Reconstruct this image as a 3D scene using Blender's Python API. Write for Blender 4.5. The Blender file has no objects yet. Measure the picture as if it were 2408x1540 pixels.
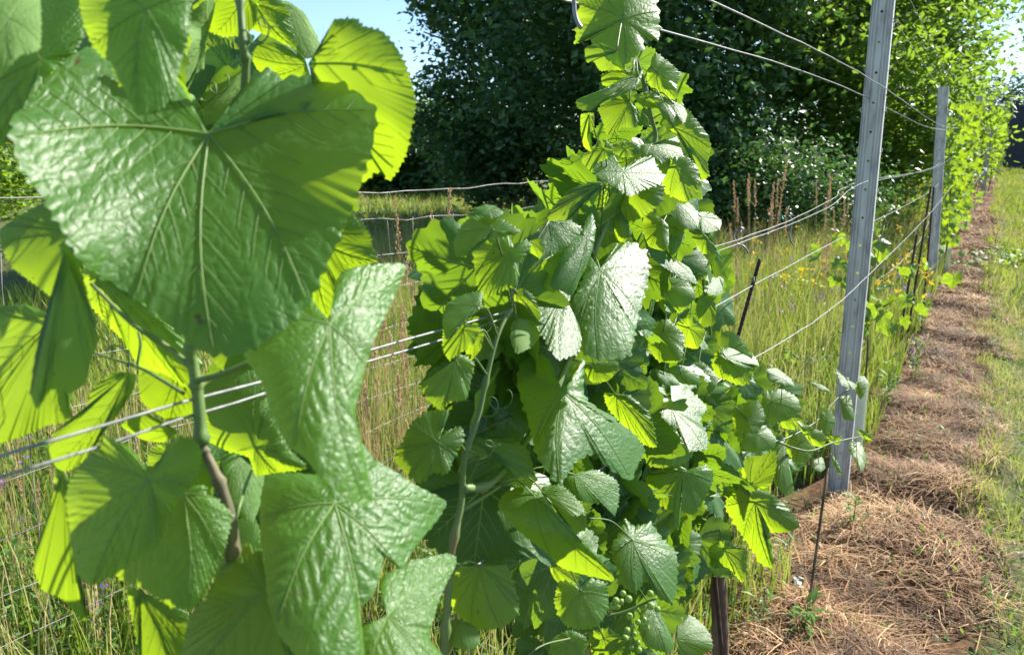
import bpy, math, random
import numpy as np
from mathutils import Vector, Matrix
R_ = math.radians
rng = np.random.default_rng(7)
random.seed(7)
sc = bpy.context.scene
COL = sc.collection

# ------------------------------------------------------------------ camera, sky, sun, exposure
F_PX = 1806.0; W_PX = 2408.0; H_PX = 1540.0        # the photograph measured at 2408 x 1540
YAW, PITCH, EYE = 31.6, 11.9, 1.5
cy, sy = math.cos(R_(YAW)), math.sin(R_(YAW)); cp, sp = math.cos(R_(PITCH)), math.sin(R_(PITCH))
RV = np.array([cy, sy, 0.0]); FH = np.array([-sy, cy, 0.0]); ZV = np.array([0, 0, 1.0])
FV = FH*cp - ZV*sp; UV_ = FH*sp + ZV*cp
CAM = np.array([0, 0, EYE])
cam_d = bpy.data.cameras.new('camera'); cam = bpy.data.objects.new('camera', cam_d); COL.objects.link(cam)
cam.location = CAM; cam.rotation_euler = (R_(90-PITCH), 0, R_(YAW))
cam_d.sensor_width = 36; cam_d.lens = 36*F_PX/W_PX; cam_d.clip_end = 2000; cam_d.clip_start = 0.02
cam_d.dof.use_dof = True; cam_d.dof.focus_distance = 1.4; cam_d.dof.aperture_fstop = 9.5
sc.camera = cam
SUN_AZ, SUN_EL = 26.0, 39.0                          # azimuth clockwise from +Y (the row's direction)
w = bpy.data.worlds.new('World'); sc.world = w; w.use_nodes = True
nt = w.node_tree; bg = nt.nodes['Background']; sky = nt.nodes.new('ShaderNodeTexSky')
sky.sky_type = 'NISHITA'; sky.sun_disc = False; sky.sun_elevation = R_(SUN_EL); sky.sun_rotation = R_(SUN_AZ)
sky.air_density = 1.0; sky.dust_density = 0.0; sky.ozone_density = 3.5
nt.links.new(sky.outputs[0], bg.inputs[0]); bg.inputs[1].default_value = 0.088
sl = bpy.data.lights.new('sun', 'SUN'); sl.energy = 5.0; sl.angle = R_(0.6); sl.color = (1, 0.95, 0.86)
so = bpy.data.objects.new('sun', sl); COL.objects.link(so)
sd = Vector((math.sin(R_(SUN_AZ))*math.cos(R_(SUN_EL)), math.cos(R_(SUN_AZ))*math.cos(R_(SUN_EL)), math.sin(R_(SUN_EL))))
so.rotation_euler = (-sd).to_track_quat('-Z', 'Y').to_euler()
sc.view_settings.view_transform = 'Standard'; sc.view_settings.look = 'None'
sc.view_settings.exposure = 1.4; sc.view_settings.gamma = 1
sc.cycles.max_bounces = 7; sc.cycles.transmission_bounces = 4; sc.cycles.diffuse_bounces = 4; sc.cycles.glossy_bounces = 3

# ------------------------------------------------------------------ helpers
def ray(x, y):
    return (x-W_PX/2)/F_PX, (H_PX/2-y)/F_PX
def at(x, y, t):
    r, u = ray(x, y); return CAM + t*(r*RV + u*UV_ + FV)
def at_np(xs, ys, ts):
    r = (xs-W_PX/2)/F_PX; u = (H_PX/2-ys)/F_PX
    return CAM + ts[:, None]*(r[:, None]*RV + u[:, None]*UV_ + FV)
ROWX = -0.444
def row_t(x, y, px=ROWX):
    r, u = ray(x, y); d = r*RV + u*UV_ + FV
    return px/d[0]
def tag(o, label=None, cat=None, group=None, kind=None):
    if label: o['label'] = label
    if cat: o['category'] = cat
    if group: o['group'] = group
    if kind: o['kind'] = kind
    return o
def empty(name, loc, label, cat, group=None):
    o = bpy.data.objects.new(name, None); COL.objects.link(o); o.location = tuple(loc); o.empty_display_size = 0.05
    return tag(o, label, cat, group)
def link(name, me, parent=None, loc=None):
    o = bpy.data.objects.new(name, me); COL.objects.link(o)
    if parent is not None:
        o.parent = parent
        if loc is None: o.location = -Vector(parent_world(parent))
    if loc is not None: o.location = tuple(loc)
    return o
def parent_world(p):
    v = Vector(p.location)
    while p.parent is not None: p = p.parent; v = v + Vector(p.location)
    return v
def mesh(name, V, faces, mats, midx=None, uv=None, tint=None, smooth=True):
    """faces: list of (n,k) int arrays; midx: matching list of ints"""
    me = bpy.data.meshes.new(name)
    V = np.asarray(V, dtype=np.float32)
    me.vertices.add(len(V)); me.vertices.foreach_set('co', V.ravel())
    faces = [np.asarray(f, dtype=np.int32) for f in faces]
    nl = sum(f.size for f in faces); nf = sum(len(f) for f in faces)
    me.loops.add(nl); me.polygons.add(nf)
    li = np.concatenate([f.ravel() for f in faces])
    tot = np.concatenate([np.full(len(f), f.shape[1], np.int32) for f in faces])
    st = np.concatenate([[0], np.cumsum(tot)[:-1]]).astype(np.int32)
    me.loops.foreach_set('vertex_index', li); me.polygons.foreach_set('loop_start', st)
    me.polygons.foreach_set('loop_total', tot)
    if midx is not None:
        me.polygons.foreach_set('material_index', np.concatenate([np.full(len(f), m, np.int32) for f, m in zip(faces, midx)]))
    me.polygons.foreach_set('use_smooth', np.full(nf, smooth, bool))
    for m in (mats if isinstance(mats, (list, tuple)) else [mats]): me.materials.append(m)
    if uv is not None:
        l = me.uv_layers.new(name='UVMap'); l.data.foreach_set('uv', np.asarray(uv, np.float32)[li].ravel())
    if tint is not None:
        a = me.attributes.new('tint', 'FLOAT', 'POINT'); a.data.foreach_set('value', np.asarray(tint, np.float32))
    me.update(calc_edges=True)
    return me
class MB:
    def __init__(s): s.V = []; s.Q = []; s.T = []; s.n = 0; s.tint = []
    def add(s, V, Q=None, T=None, tint=0.5):
        V = np.asarray(V, float)
        s.V.append(V); s.tint.append(np.full(len(V), tint) if np.isscalar(tint) else tint)
        if Q is not None and len(Q): s.Q.append(np.asarray(Q)+s.n)
        if T is not None and len(T): s.T.append(np.asarray(T)+s.n)
        s.n += len(V)
    def tube(s, pts, rad, n=8, tint=0.5, cap=True):
        pts = np.asarray(pts, float); m = len(pts)
        rad = np.full(m, rad) if np.isscalar(rad) else np.asarray(rad, float)
        tg = np.gradient(pts, axis=0); tg /= np.linalg.norm(tg, axis=1)[:, None]+1e-12
        a = np.array([0, 0, 1.0]) if abs(tg[0][2]) < 0.9 else np.array([1.0, 0, 0])
        V = []
        for i in range(m):
            b1 = a - tg[i]*np.dot(a, tg[i]); b1 /= np.linalg.norm(b1); b2 = np.cross(tg[i], b1); a = b1
            for k in range(n):
                th = 2*math.pi*k/n; V.append(pts[i]+rad[i]*(math.cos(th)*b1+math.sin(th)*b2))
        Q = [(i*n+k, i*n+(k+1) % n, (i+1)*n+(k+1) % n, (i+1)*n+k) for i in range(m-1) for k in range(n)]
        T = []
        if cap:
            V += [pts[0], pts[-1]]; c0, c1 = m*n, m*n+1
            T = [(c0, (k+1) % n, k) for k in range(n)] + [(c1, (m-1)*n+k, (m-1)*n+(k+1) % n) for k in range(n)]
        s.add(V, Q, T, tint)
    def box(s, c, sz, rz=0, tint=0.5):
        c = np.array(c, float); h = np.array(sz, float)/2
        V = np.array([[x, y, z] for x in (-1, 1) for y in (-1, 1) for z in (-1, 1)])*h
        ca, sa = math.cos(rz), math.sin(rz); V = np.stack([V[:, 0]*ca-V[:, 1]*sa, V[:, 0]*sa+V[:, 1]*ca, V[:, 2]], 1)+c
        s.add(V, [(0, 1, 3, 2), (4, 6, 7, 5), (0, 4, 5, 1), (2, 3, 7, 6), (0, 2, 6, 4), (1, 5, 7, 3)], None, tint)
    def build(s, name, mat, parent=None, smooth=True, loc=None):
        fs = []
        if s.Q: fs.append(np.concatenate(s.Q))
        if s.T: fs.append(np.concatenate(s.T))
        me = mesh(name, np.concatenate(s.V), fs, mat, tint=np.concatenate(s.tint), smooth=smooth)
        return link(name, me, parent, loc)
def smooth_path(p, n=6):
    p = np.asarray(p, float)
    if len(p) < 3: return np.array([p[0]+(p[-1]-p[0])*i/n for i in range(n+1)])
    q = np.vstack([2*p[0]-p[1], p, 2*p[-1]-p[-2]]); out = []
    for i in range(1, len(q)-2):
        for k in range(n):
            t = k/n; out.append(0.5*((2*q[i])+(-q[i-1]+q[i+1])*t+(2*q[i-1]-5*q[i]+4*q[i+1]-q[i+2])*t*t+(-q[i-1]+3*q[i]-3*q[i+1]+q[i+2])*t**3))
    out.append(p[-1]); return np.array(out)
def vnoise(x, y, s, seed=0):
    """smooth value noise, arrays"""
    x = np.asarray(x, float)/s; y = np.asarray(y, float)/s
    xi = np.floor(x).astype(int); yi = np.floor(y).astype(int); fx = x-xi; fy = y-yi
    fx = fx*fx*(3-2*fx); fy = fy*fy*(3-2*fy)
    def h(a, b):
        n = (a*374761393 + b*668265263 + seed*1442695041) & 0xffffffff
        n = ((n ^ (n >> 13))*1274126177) & 0xffffffff
        return ((n ^ (n >> 16)) & 0xffff)/65535.0
    return (h(xi, yi)*(1-fx)+h(xi+1, yi)*fx)*(1-fy)+(h(xi, yi+1)*(1-fx)+h(xi+1, yi+1)*fx)*fy

# ------------------------------------------------------------------ materials
def newmat(name):
    m = bpy.data.materials.new(name); m.use_nodes = True; n = m.node_tree; n.nodes.clear()
    return m, n, n.nodes.new('ShaderNodeOutputMaterial')
def N(n, t, **k):
    o = n.nodes.new(t)
    for a, b in k.items():
        if a in ('inp',):
            for i, v in b.items(): o.inputs[i].default_value = v
        else: setattr(o, a, b)
    return o
def ramp(n, fac, stops):
    r = n.nodes.new('ShaderNodeValToRGB'); e = r.color_ramp.elements
    while len(e) > 1: e.remove(e[-1])
    e[0].position = stops[0][0]; e[0].color = (*stops[0][1], 1)
    for p, c in stops[1:]:
        q = e.new(p); q.color = (*c, 1)
    n.links.new(fac, r.inputs[0]); return r.outputs[0]
def mixc(n, f, a, b, mode='MIX'):
    m = n.nodes.new('ShaderNodeMix'); m.data_type = 'RGBA'; m.blend_type = mode
    for i, v in ((0, f), (6, a), (7, b)):
        if isinstance(v, (int, float)): m.inputs[i].default_value = v
        elif isinstance(v, tuple): m.inputs[i].default_value = (*v, 1)
        else: n.links.new(v, m.inputs[i])
    return m.outputs[2]
def mat_leaf(name, top, under, trans, rough=0.42, tmix=0.42, bump=True, spots=True, hero=False):
    m, n, out = newmat(name); L = n.links
    at_ = N(n, 'ShaderNodeAttribute', attribute_name='tint')
    oi = N(n, 'ShaderNodeObjectInfo')
    uv = N(n, 'ShaderNodeTexCoord')
    var = N(n, 'ShaderNodeMath', operation='ADD'); L.new(at_.outputs['Fac'], var.inputs[0]); L.new(oi.outputs['Random'], var.inputs[1])
    fr = N(n, 'ShaderNodeMath', operation='FRACT'); L.new(var.outputs[0], fr.inputs[0])
    ns = N(n, 'ShaderNodeTexNoise', inp={'Scale': 3.0, 'Detail': 4.0}); L.new(uv.outputs['UV'], ns.inputs['Vector'])
    dark = tuple(c*0.72 for c in top); lite = tuple(min(1, c*1.3) for c in top)
    c1 = ramp(n, fr.outputs[0], [(0, dark), (0.5, top), (1, (lite[0]*1.15, lite[1], lite[2]*0.8))])
    c1 = mixc(n, ns.outputs['Fac'], c1, tuple(c*1.25 for c in top))
    geo = N(n, 'ShaderNodeNewGeometry')
    base = mixc(n, geo.outputs['Backfacing'], c1, under)
    tcol = ramp(n, fr.outputs[0], [(0, tuple(c*0.82 for c in trans)), (1, (trans[0]*1.08, trans[1]*1.04, trans[2]))])
    bumpn = None
    if bump:
        vo = N(n, 'ShaderNodeTexVoronoi', feature='DISTANCE_TO_EDGE', inp={'Scale': 19.0 if hero else 15.0})
        wp = N(n, 'ShaderNodeTexNoise', inp={'Scale': 6.0, 'Detail': 2.0}); L.new(uv.outputs['UV'], wp.inputs['Vector'])
        mv = N(n, 'ShaderNodeVectorMath', operation='MULTIPLY_ADD'); L.new(wp.outputs['Color'], mv.inputs[0]); mv.inputs[1].default_value = (0.12,)*3
        L.new(uv.outputs['UV'], mv.inputs[2]); L.new(mv.outputs[0], vo.inputs['Vector'])
        mr = N(n, 'ShaderNodeMapRange', inp={1: 0.0, 2: 0.30, 3: 0.0, 4: 1.0}, interpolation_type='SMOOTHSTEP'); L.new(vo.outputs['Distance'], mr.inputs[0])
        v2 = N(n, 'ShaderNodeTexVoronoi', feature='DISTANCE_TO_EDGE', inp={'Scale': 48.0}); L.new(mv.outputs[0], v2.inputs['Vector'])
        m2 = N(n, 'ShaderNodeMapRange', inp={1: 0.0, 2: 0.12, 3: 0.0, 4: 0.22}); L.new(v2.outputs['Distance'], m2.inputs[0])
        ad = N(n, 'ShaderNodeMath', operation='ADD'); L.new(mr.outputs[0], ad.inputs[0]); L.new(m2.outputs[0], ad.inputs[1])
        bp = N(n, 'ShaderNodeBump', inp={'Strength': 0.40 if hero else 0.28, 'Distance': 0.0010}); L.new(ad.outputs[0], bp.inputs['Height'])
        bumpn = bp.outputs[0]
        # fine vein network slightly paler
        vm = N(n, 'ShaderNodeMapRange', inp={1: 0.0, 2: 0.03, 3: 0.22, 4: 0.0}); L.new(vo.outputs['Distance'], vm.inputs[0])
        base = mixc(n, vm.outputs[0], base, tuple(min(1, c*1.9+0.02) for c in top))
        tcol = mixc(n, vm.outputs[0], tcol, tuple(c*0.6 for c in trans))
    if spots:
        s = N(n, 'ShaderNodeTexNoise', inp={'Scale': 10.0, 'Detail': 2.0, 'Roughness': 0.5}); L.new(uv.outputs['UV'], s.inputs['Vector'])
        sm = N(n, 'ShaderNodeMapRange', inp={1: 0.715, 2: 0.75, 3: 0.0, 4: 0.8}); L.new(s.outputs['Fac'], sm.inputs[0])
        base = mixc(n, sm.outputs[0], base, (0.12, 0.06, 0.02)); tcol = mixc(n, sm.outputs[0], tcol, (0.15, 0.08, 0.01))
    p = N(n, 'ShaderNodeBsdfPrincipled', inp={'Roughness': rough, 'Specular IOR Level': 0.52})
    rr = N(n, 'ShaderNodeMapRange', inp={1: 0.0, 2: 1.0, 3: rough, 4: 0.75}); L.new(geo.outputs['Backfacing'], rr.inputs[0]); L.new(rr.outputs[0], p.inputs['Roughness'])
    L.new(base, p.inputs['Base Color'])
    t = N(n, 'ShaderNodeBsdfTranslucent'); L.new(tcol, t.inputs['Color'])
    if bumpn: L.new(bumpn, p.inputs['Normal'])
    mx = N(n, 'ShaderNodeMixShader', inp={0: tmix}); L.new(p.outputs[0], mx.inputs[1]); L.new(t.outputs[0], mx.inputs[2]); L.new(mx.outputs[0], out.inputs[0])
    return m
def mat_simple(name, stops, rough=0.7, metal=0.0, trans=None, tmix=0.3, scale=30, bump=0.0, spec=0.4, use='tint', coord='Object', stretch=None):
    """colour ramp driven by the 'tint' attribute, jittered by noise"""
    m, n, out = newmat(name); L = n.links
    tc = N(n, 'ShaderNodeTexCoord'); vec = tc.outputs[coord]
    if stretch:
        mp = N(n, 'ShaderNodeMapping'); mp.inputs['Scale'].default_value = stretch; L.new(vec, mp.inputs[0]); vec = mp.outputs[0]
    ns = N(n, 'ShaderNodeTexNoise', inp={'Scale': scale, 'Detail': 5.0}); L.new(vec, ns.inputs['Vector'])
    if use == 'tint':
        a = N(n, 'ShaderNodeAttribute', attribute_name='tint')
        s = N(n, 'ShaderNodeMath', operation='MULTIPLY_ADD', inp={1: 0.25, 2: -0.125}); L.new(ns.outputs['Fac'], s.inputs[0])
        ad = N(n, 'ShaderNodeMath', operation='ADD', use_clamp=True); L.new(a.outputs['Fac'], ad.inputs[0]); L.new(s.outputs[0], ad.inputs[1]); f = ad.outputs[0]
    else: f = ns.outputs['Fac']
    c = ramp(n, f, stops)
    p = N(n, 'ShaderNodeBsdfPrincipled', inp={'Roughness': rough, 'Metallic': metal, 'Specular IOR Level': spec}); L.new(c, p.inputs['Base Color'])
    if bump:
        b = N(n, 'ShaderNodeBump', inp={'Strength': 0.8, 'Distance': bump}); L.new(ns.outputs['Fac'], b.inputs['Height']); L.new(b.outputs[0], p.inputs['Normal'])
    if trans:
        t = N(n, 'ShaderNodeBsdfTranslucent')
        tt = mixc(n, 0.55, c, trans); L.new(tt, t.inputs['Color'])
        mx = N(n, 'ShaderNodeMixShader', inp={0: tmix}); L.new(p.outputs[0], mx.inputs[1]); L.new(t.outputs[0], mx.inputs[2]); L.new(mx.outputs[0], out.inputs[0])
    else: L.new(p.outputs[0], out.inputs[0])
    return m
TOP = (0.040, 0.120, 0.022); UND = (0.15, 0.27, 0.07); TRN = (0.58, 0.86, 0.02)
M = {}
M['leaf'] = mat_leaf('vine_leaf', TOP, UND, TRN, rough=0.43, tmix=0.42)
M['leaf_in'] = mat_leaf('vine_leaf_inner', TOP, UND, (0.30, 0.52, 0.02), rough=0.45, tmix=0.32)
M['leafA'] = mat_leaf('vine_leaf_near', (0.040, 0.125, 0.019), UND, TRN, rough=0.43, tmix=0.42, hero=True)
M['leaf_far'] = mat_leaf('vine_leaf_far', (0.06, 0.15, 0.035), UND, (0.42, 0.62, 0.02), rough=0.5, tmix=0.34, bump=False, spots=False)
M['vein'] = mat_simple('leaf_vein', [(0, (0.20, 0.32, 0.08)), (1, (0.28, 0.40, 0.12))], 0.5, trans=(0.4, 0.55, 0.05), tmix=0.35)
M['shoot'] = mat_simple('green_shoot', [(0.25, (0.06, 0.12, 0.03)), (0.5, (0.12, 0.19, 0.055)), (0.65, (0.16, 0.20, 0.07)), (0.75, (0.17, 0.11, 0.055))], 0.5, scale=25, bump=0.0006, use='noise', stretch=(1, 1, 0.2))
M['cane'] = mat_simple('brown_cane', [(0.3, (0.055, 0.05, 0.03)), (0.5, (0.11, 0.10, 0.055)), (0.7, (0.20, 0.16, 0.09))], 0.7, scale=60, bump=0.001, use='noise', stretch=(1, 1, 0.15))
M['bark'] = mat_simple('vine_bark', [(0.3, (0.035, 0.022, 0.015)), (0.5, (0.11, 0.07, 0.045)), (0.7, (0.20, 0.14, 0.09))], 0.9, scale=55, bump=0.012, use='noise', stretch=(1, 1, 0.12))
M['treebark'] = mat_simple('tree_bark', [(0.3, (0.05, 0.04, 0.03)), (0.7, (0.17, 0.14, 0.11))], 0.9, scale=12, bump=0.02, use='noise', stretch=(1, 1, 0.2))
M['berry'] = mat_simple('grape_berry', [(0, (0.22, 0.34, 0.07)), (1, (0.30, 0.42, 0.10))], 0.35, trans=(0.4, 0.6, 0.1), tmix=0.25)
M['steel'] = mat_simple('galvanised_steel', [(0.3, (0.26, 0.25, 0.235)), (0.45, (0.42, 0.42, 0.41)), (0.6, (0.50, 0.50, 0.485)), (0.75, (0.56, 0.555, 0.54))], 0.55, metal=0.15, scale=30, use='noise', bump=0.0006, stretch=(1, 1, 0.25))
M['wire'] = mat_simple('galvanised_wire', [(0.3, (0.13, 0.135, 0.14)), (0.7, (0.30, 0.30, 0.30))], 0.45, metal=0.25, scale=80, use='noise')
M['oldwire'] = mat_simple('weathered_wire', [(0.35, (0.12, 0.115, 0.11)), (0.58, (0.28, 0.27, 0.26)), (0.68, (0.20, 0.11, 0.07))], 0.55, metal=0.4, scale=9, use='noise')
M['rust'] = mat_simple('rusty_iron', [(0.3, (0.025, 0.016, 0.013)), (0.7, (0.09, 0.045, 0.028))], 0.8, metal=0.2, scale=60, use='noise', bump=0.002)
M['tube'] = mat_simple('plastic_tube', [(0, (0.62, 0.66, 0.58)), (1, (0.75, 0.78, 0.70))], 0.5, trans=(0.85, 0.9, 0.75), tmix=0.5)
M['panel'] = mat_simple('dark_panel', [(0.3, (0.030, 0.035, 0.045)), (0.7, (0.05, 0.056, 0.07))], 0.8, scale=3, use='noise')
M['grass'] = mat_simple('grass', [(0, (0.035, 0.10, 0.014)), (0.3, (0.11, 0.22, 0.02)), (0.5, (0.23, 0.31, 0.035)), (0.72, (0.40, 0.36, 0.12)), (1, (0.58, 0.42, 0.24))], 0.55, trans=(0.40, 0.52, 0.05), tmix=0.36, scale=2)
M['weed'] = mat_simple('broad_weed', [(0, (0.05, 0.13, 0.02)), (1, (0.12, 0.26, 0.04))], 0.5, trans=(0.4, 0.62, 0.05), tmix=0.4)
M['straw'] = mat_simple('straw', [(0, (0.06, 0.030, 0.014)), (0.35, (0.25, 0.128, 0.052)), (0.7, (0.44, 0.265, 0.115)), (1, (0.72, 0.53, 0.29))], 0.7, trans=(0.5, 0.3, 0.13), tmix=0.15, scale=2)
M['seed'] = mat_simple('seed_head', [(0, (0.50, 0.34, 0.20)), (1, (0.75, 0.60, 0.40))], 0.8, trans=(0.6, 0.4, 0.2), tmix=0.35, scale=60)
M['yellow'] = mat_simple('yellow_petals', [(0, (0.75, 0.45, 0.01)), (1, (0.85, 0.68, 0.03))], 0.6, trans=(0.9, 0.7, 0.05), tmix=0.3)
M['purple'] = mat_simple('purple_petals', [(0, (0.28, 0.12, 0.42)), (1, (0.48, 0.22, 0.50))], 0.6, trans=(0.5, 0.25, 0.6), tmix=0.3)
M['white'] = mat_simple('white_petals', [(0, (0.75, 0.75, 0.7)), (1, (0.85, 0.85, 0.82))], 0.6, trans=(0.8, 0.8, 0.8), tmix=0.3)
M['green_tie'] = mat_simple('plastic_tie', [(0, (0.02, 0.25, 0.18)), (1, (0.02, 0.3, 0.22))], 0.4)
def mat_tree(name, a, b, trn, tmix=0.35, rough=0.45):
    return mat_simple(name, [(0, a), (1, b)], rough, trans=trn, tmix=tmix, scale=0.6, spec=0.5)
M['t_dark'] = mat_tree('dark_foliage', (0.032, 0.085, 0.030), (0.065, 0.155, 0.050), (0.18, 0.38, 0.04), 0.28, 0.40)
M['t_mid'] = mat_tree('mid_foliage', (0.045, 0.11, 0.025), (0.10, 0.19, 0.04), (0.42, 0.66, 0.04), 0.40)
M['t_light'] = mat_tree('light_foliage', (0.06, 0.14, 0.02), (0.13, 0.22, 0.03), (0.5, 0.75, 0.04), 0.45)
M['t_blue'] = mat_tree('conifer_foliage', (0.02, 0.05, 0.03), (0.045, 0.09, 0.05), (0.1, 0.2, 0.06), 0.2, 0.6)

# ground material: soil, green thatch, brown mulch strips
def mat_ground():
    m, n, out = newmat('ground'); L = n.links
    tc = N(n, 'ShaderNodeTexCoord'); sx = N(n, 'ShaderNodeSeparateXYZ'); L.new(tc.outputs['Object'], sx.inputs[0])
    n1 = N(n, 'ShaderNodeTexNoise', inp={'Scale': 1.3, 'Detail': 6.0}); L.new(tc.outputs['Object'], n1.inputs['Vector'])
    n2 = N(n, 'ShaderNodeTexNoise', inp={'Scale': 28.0, 'Detail': 8.0, 'Roughness': 0.7}); L.new(tc.outputs['Object'], n2.inputs['Vector'])
    green = ramp(n, n2.outputs['Fac'], [(0.3, (0.03, 0.045, 0.015)), (0.5, (0.08, 0.11, 0.03)), (0.65, (0.15, 0.12, 0.06)), (0.8, (0.24, 0.18, 0.10))])
    soil = ramp(n, n2.outputs['Fac'], [(0.3, (0.06, 0.033, 0.02)), (0.55, (0.15, 0.08, 0.038)), (0.8, (0.27, 0.165, 0.085))])
    # strip mask from x, ragged by noise
    j = N(n, 'ShaderNodeMath', operation='MULTIPLY_ADD', inp={1: 0.5, 2: -0.25}); L.new(n1.outputs['Fac'], j.inputs[0])
    xx = N(n, 'ShaderNodeMath', operation='ADD'); L.new(sx.outputs['X'], xx.inputs[0]); L.new(j.outputs[0], xx.inputs[1])
    def band(lo, hi):
        a = N(n, 'ShaderNodeMapRange', inp={1: lo-0.15, 2: lo+0.15}); L.new(xx.outputs[0], a.inputs[0])
        b = N(n, 'ShaderNodeMapRange', inp={1: hi-0.08, 2: hi+0.08, 3: 1.0, 4: 0.0}); L.new(xx.outputs[0], b.inputs[0])
        c = N(n, 'ShaderNodeMath', operation='MULTIPLY'); L.new(a.outputs[0], c.inputs[0]); L.new(b.outputs[0], c.inputs[1]); return c.outputs[0]
    s = N(n, 'ShaderNodeMath', operation='MAXIMUM'); L.new(band(-0.75, 0.14), s.inputs[0]); L.new(band(0.75, 1.5), s.inputs[1])
    c = mixc(n, s.outputs[0], green, soil)
    p = N(n, 'ShaderNodeBsdfPrincipled', inp={'Roughness': 0.95, 'Specular IOR Level': 0.2}); L.new(c, p.inputs['Base Color'])
    b = N(n, 'ShaderNodeBump', inp={'Strength': 1.0, 'Distance': 0.02}); L.new(n2.outputs['Fac'], b.inputs['Height']); L.new(b.outputs[0], p.inputs['Normal'])
    L.new(p.outputs[0], out.inputs[0]); return m
M['ground'] = mat_ground()

# ------------------------------------------------------------------ ground
def smoothstep(a, b, x):
    t = np.clip((x-a)/(b-a), 0, 1); return t*t*(3-2*t)
def Hs(x, y):
    x = np.asarray(x, float); y = np.asarray(y, float)
    base = 0.055*np.clip(y-9.0, 0, 24)*smoothstep(-13, -5, x)
    base = np.where(y > 33, base - 0.02*np.clip(y-36, 0, 30), base)
    lump = 0.10*(vnoise(x, y, 1.7, 3)-0.5)*smoothstep(-0.9, -2.0, x)
    mul = smoothstep(-0.6, -0.35, x)*smoothstep(0.35, 0.12, x)
    wy_ = y+0.35*vnoise(x, y, 0.8, 9)+0.4*x
    furrow = mul*(0.13*vnoise(x*0.8, wy_, 0.37, 5)**1.5*(0.3+vnoise(x, y, 1.3, 10))+0.075*vnoise(x+0.3*y, wy_, 0.17, 7)+0.03*vnoise(x, y, 0.08, 6))
    edge = 0.05*(vnoise(x, y, 0.35, 8)-0.5)*smoothstep(0.1, 0.5, x)
    far = 0.02*np.clip(-x-16, 0, 60)+0.12*np.clip(-x-45, 0, 200)
    return base+lump+furrow+edge+far
def ground_pt(x, y):
    r, u = ray(x, y); d = r*RV+u*UV_+FV; t = 1.0
    lo, hi = 0.1, 300.0
    for _ in range(50):
        t = 0.5*(lo+hi); p = CAM+t*d
        if p[2] > float(Hs(p[0], p[1])): lo = t
        else: hi = t
    p = CAM+t*d; return np.array([p[0], p[1], float(Hs(p[0], p[1]))]), t
def axis(segs):
    out = []
    for a, b, s in segs: out.append(np.arange(a, b, s))
    return np.unique(np.round(np.concatenate(out+[[segs[-1][1]]]), 4))
gx = axis([(-420, -60, 40), (-60, -12, 3), (-12, -2, 0.5), (-2, -0.8, 0.15), (-0.8, 1.8, 0.035), (1.8, 6, 0.4), (6, 60, 6), (60, 420, 40)])
gy = axis([(-60, -4, 7), (-4, 1, 0.4), (1, 7, 0.035), (7, 14, 0.12), (14, 40, 0.6), (40, 100, 6), (100, 600, 50)])
X, Y = np.meshgrid(gx, gy); Z = Hs(X, Y)
nx, ny = len(gx), len(gy)
ii = (np.arange(ny-1)[:, None]*nx+np.arange(nx-1)[None]).ravel()
g = link('ground', mesh('ground', np.stack([X.ravel(), Y.ravel(), Z.ravel()], 1), [np.stack([ii, ii+1, ii+nx+1, ii+nx], 1)], M['ground']))
tag(g, kind='structure')

# ------------------------------------------------------------------ blades (grass, straw)
def blades(name, P, h, wd, lean, tint, mat, droop=0.35, label=None, cat=None, flat=False):
    n = len(P); az = rng.uniform(0, 2*math.pi, n)
    side = np.stack([np.cos(az), np.sin(az), np.zeros(n)], 1)*(wd/2)[:, None]
    d = lean
    mid = P+np.stack([d[:, 0]*0.35, d[:, 1]*0.35, h*0.55], 1)
    tip = P+np.stack([d[:, 0], d[:, 1], h*(1-droop*0.3)], 1)
    if flat: mid[:, 2] = P[:, 2]+h; tip[:, 2] = P[:, 2]+h*rng.uniform(-0.3, 1.2, n)
    if flat:
        nrm = np.stack([-d[:, 1], d[:, 0], np.zeros(n)], 1); nrm /= np.linalg.norm(nrm, axis=1)[:, None]+1e-9; side = nrm*(wd/2)[:, None]
    V = np.stack([P-side, P+side, mid-side*0.8, mid+side*0.8, tip], 1).reshape(-1, 3)
    b = np.arange(n)*5
    Q = np.stack([b, b+1, b+3, b+2], 1); T = np.stack([b+2, b+3, b+4], 1)
    me = mesh(name, V, [Q, T], mat, tint=np.repeat(tint, 5))
    o = link(name, me); tag(o, label, cat, kind='stuff'); return o
def scatter(n, x0, x1, y0, y1):
    return rng.uniform(x0, x1, n), rng.uniform(y0, y1, n)
def on_ground(x, y): return np.stack([x, y, Hs(x, y)], 1)
def in_view(x, y, z=0.3, m=1.12):
    d = np.stack([x, y, np.full(len(x), z)], 1)-CAM
    f = d@FV; r = d@RV; return (f > 0.2) & (np.abs(r/f) < 0.667*m+0.02)
def grass_field(name, n, box, h, wd, tintf, label, tall=0.0, mask=None, lean=0.35, far=1.0):
    x, y = scatter(n, *box)
    k = in_view(x, y)
    if mask is not None: k &= mask(x, y)
    x, y = x[k], y[k]; n = len(x)
    cl = vnoise(x, y, 0.45, 21); hh = rng.uniform(h[0], h[1], n)*(0.55+0.9*cl)
    az = rng.uniform(0, 2*math.pi, n); ln = hh*lean*rng.uniform(0.2, 1.3, n)
    tint = np.clip(tintf(x, y, n), 0, 1)
    return blades(name, on_ground(x, y), hh, rng.uniform(wd[0], wd[1], n), np.stack([np.cos(az)*ln, np.sin(az)*ln], 1), tint, M['grass'], label=label, cat='grass')
meadow_t = lambda x, y, n: 0.20+0.40*vnoise(x, y, 1.1, 31)+rng.normal(0, 0.15, n)+(rng.uniform(0, 1, n) < 0.22)*0.4
left_of = lambda x, y: x < -0.60+0.16*smoothstep(3.2, 3.9, y)+0.12*(vnoise(x, y, 0.5, 2)-0.5)*4
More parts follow.
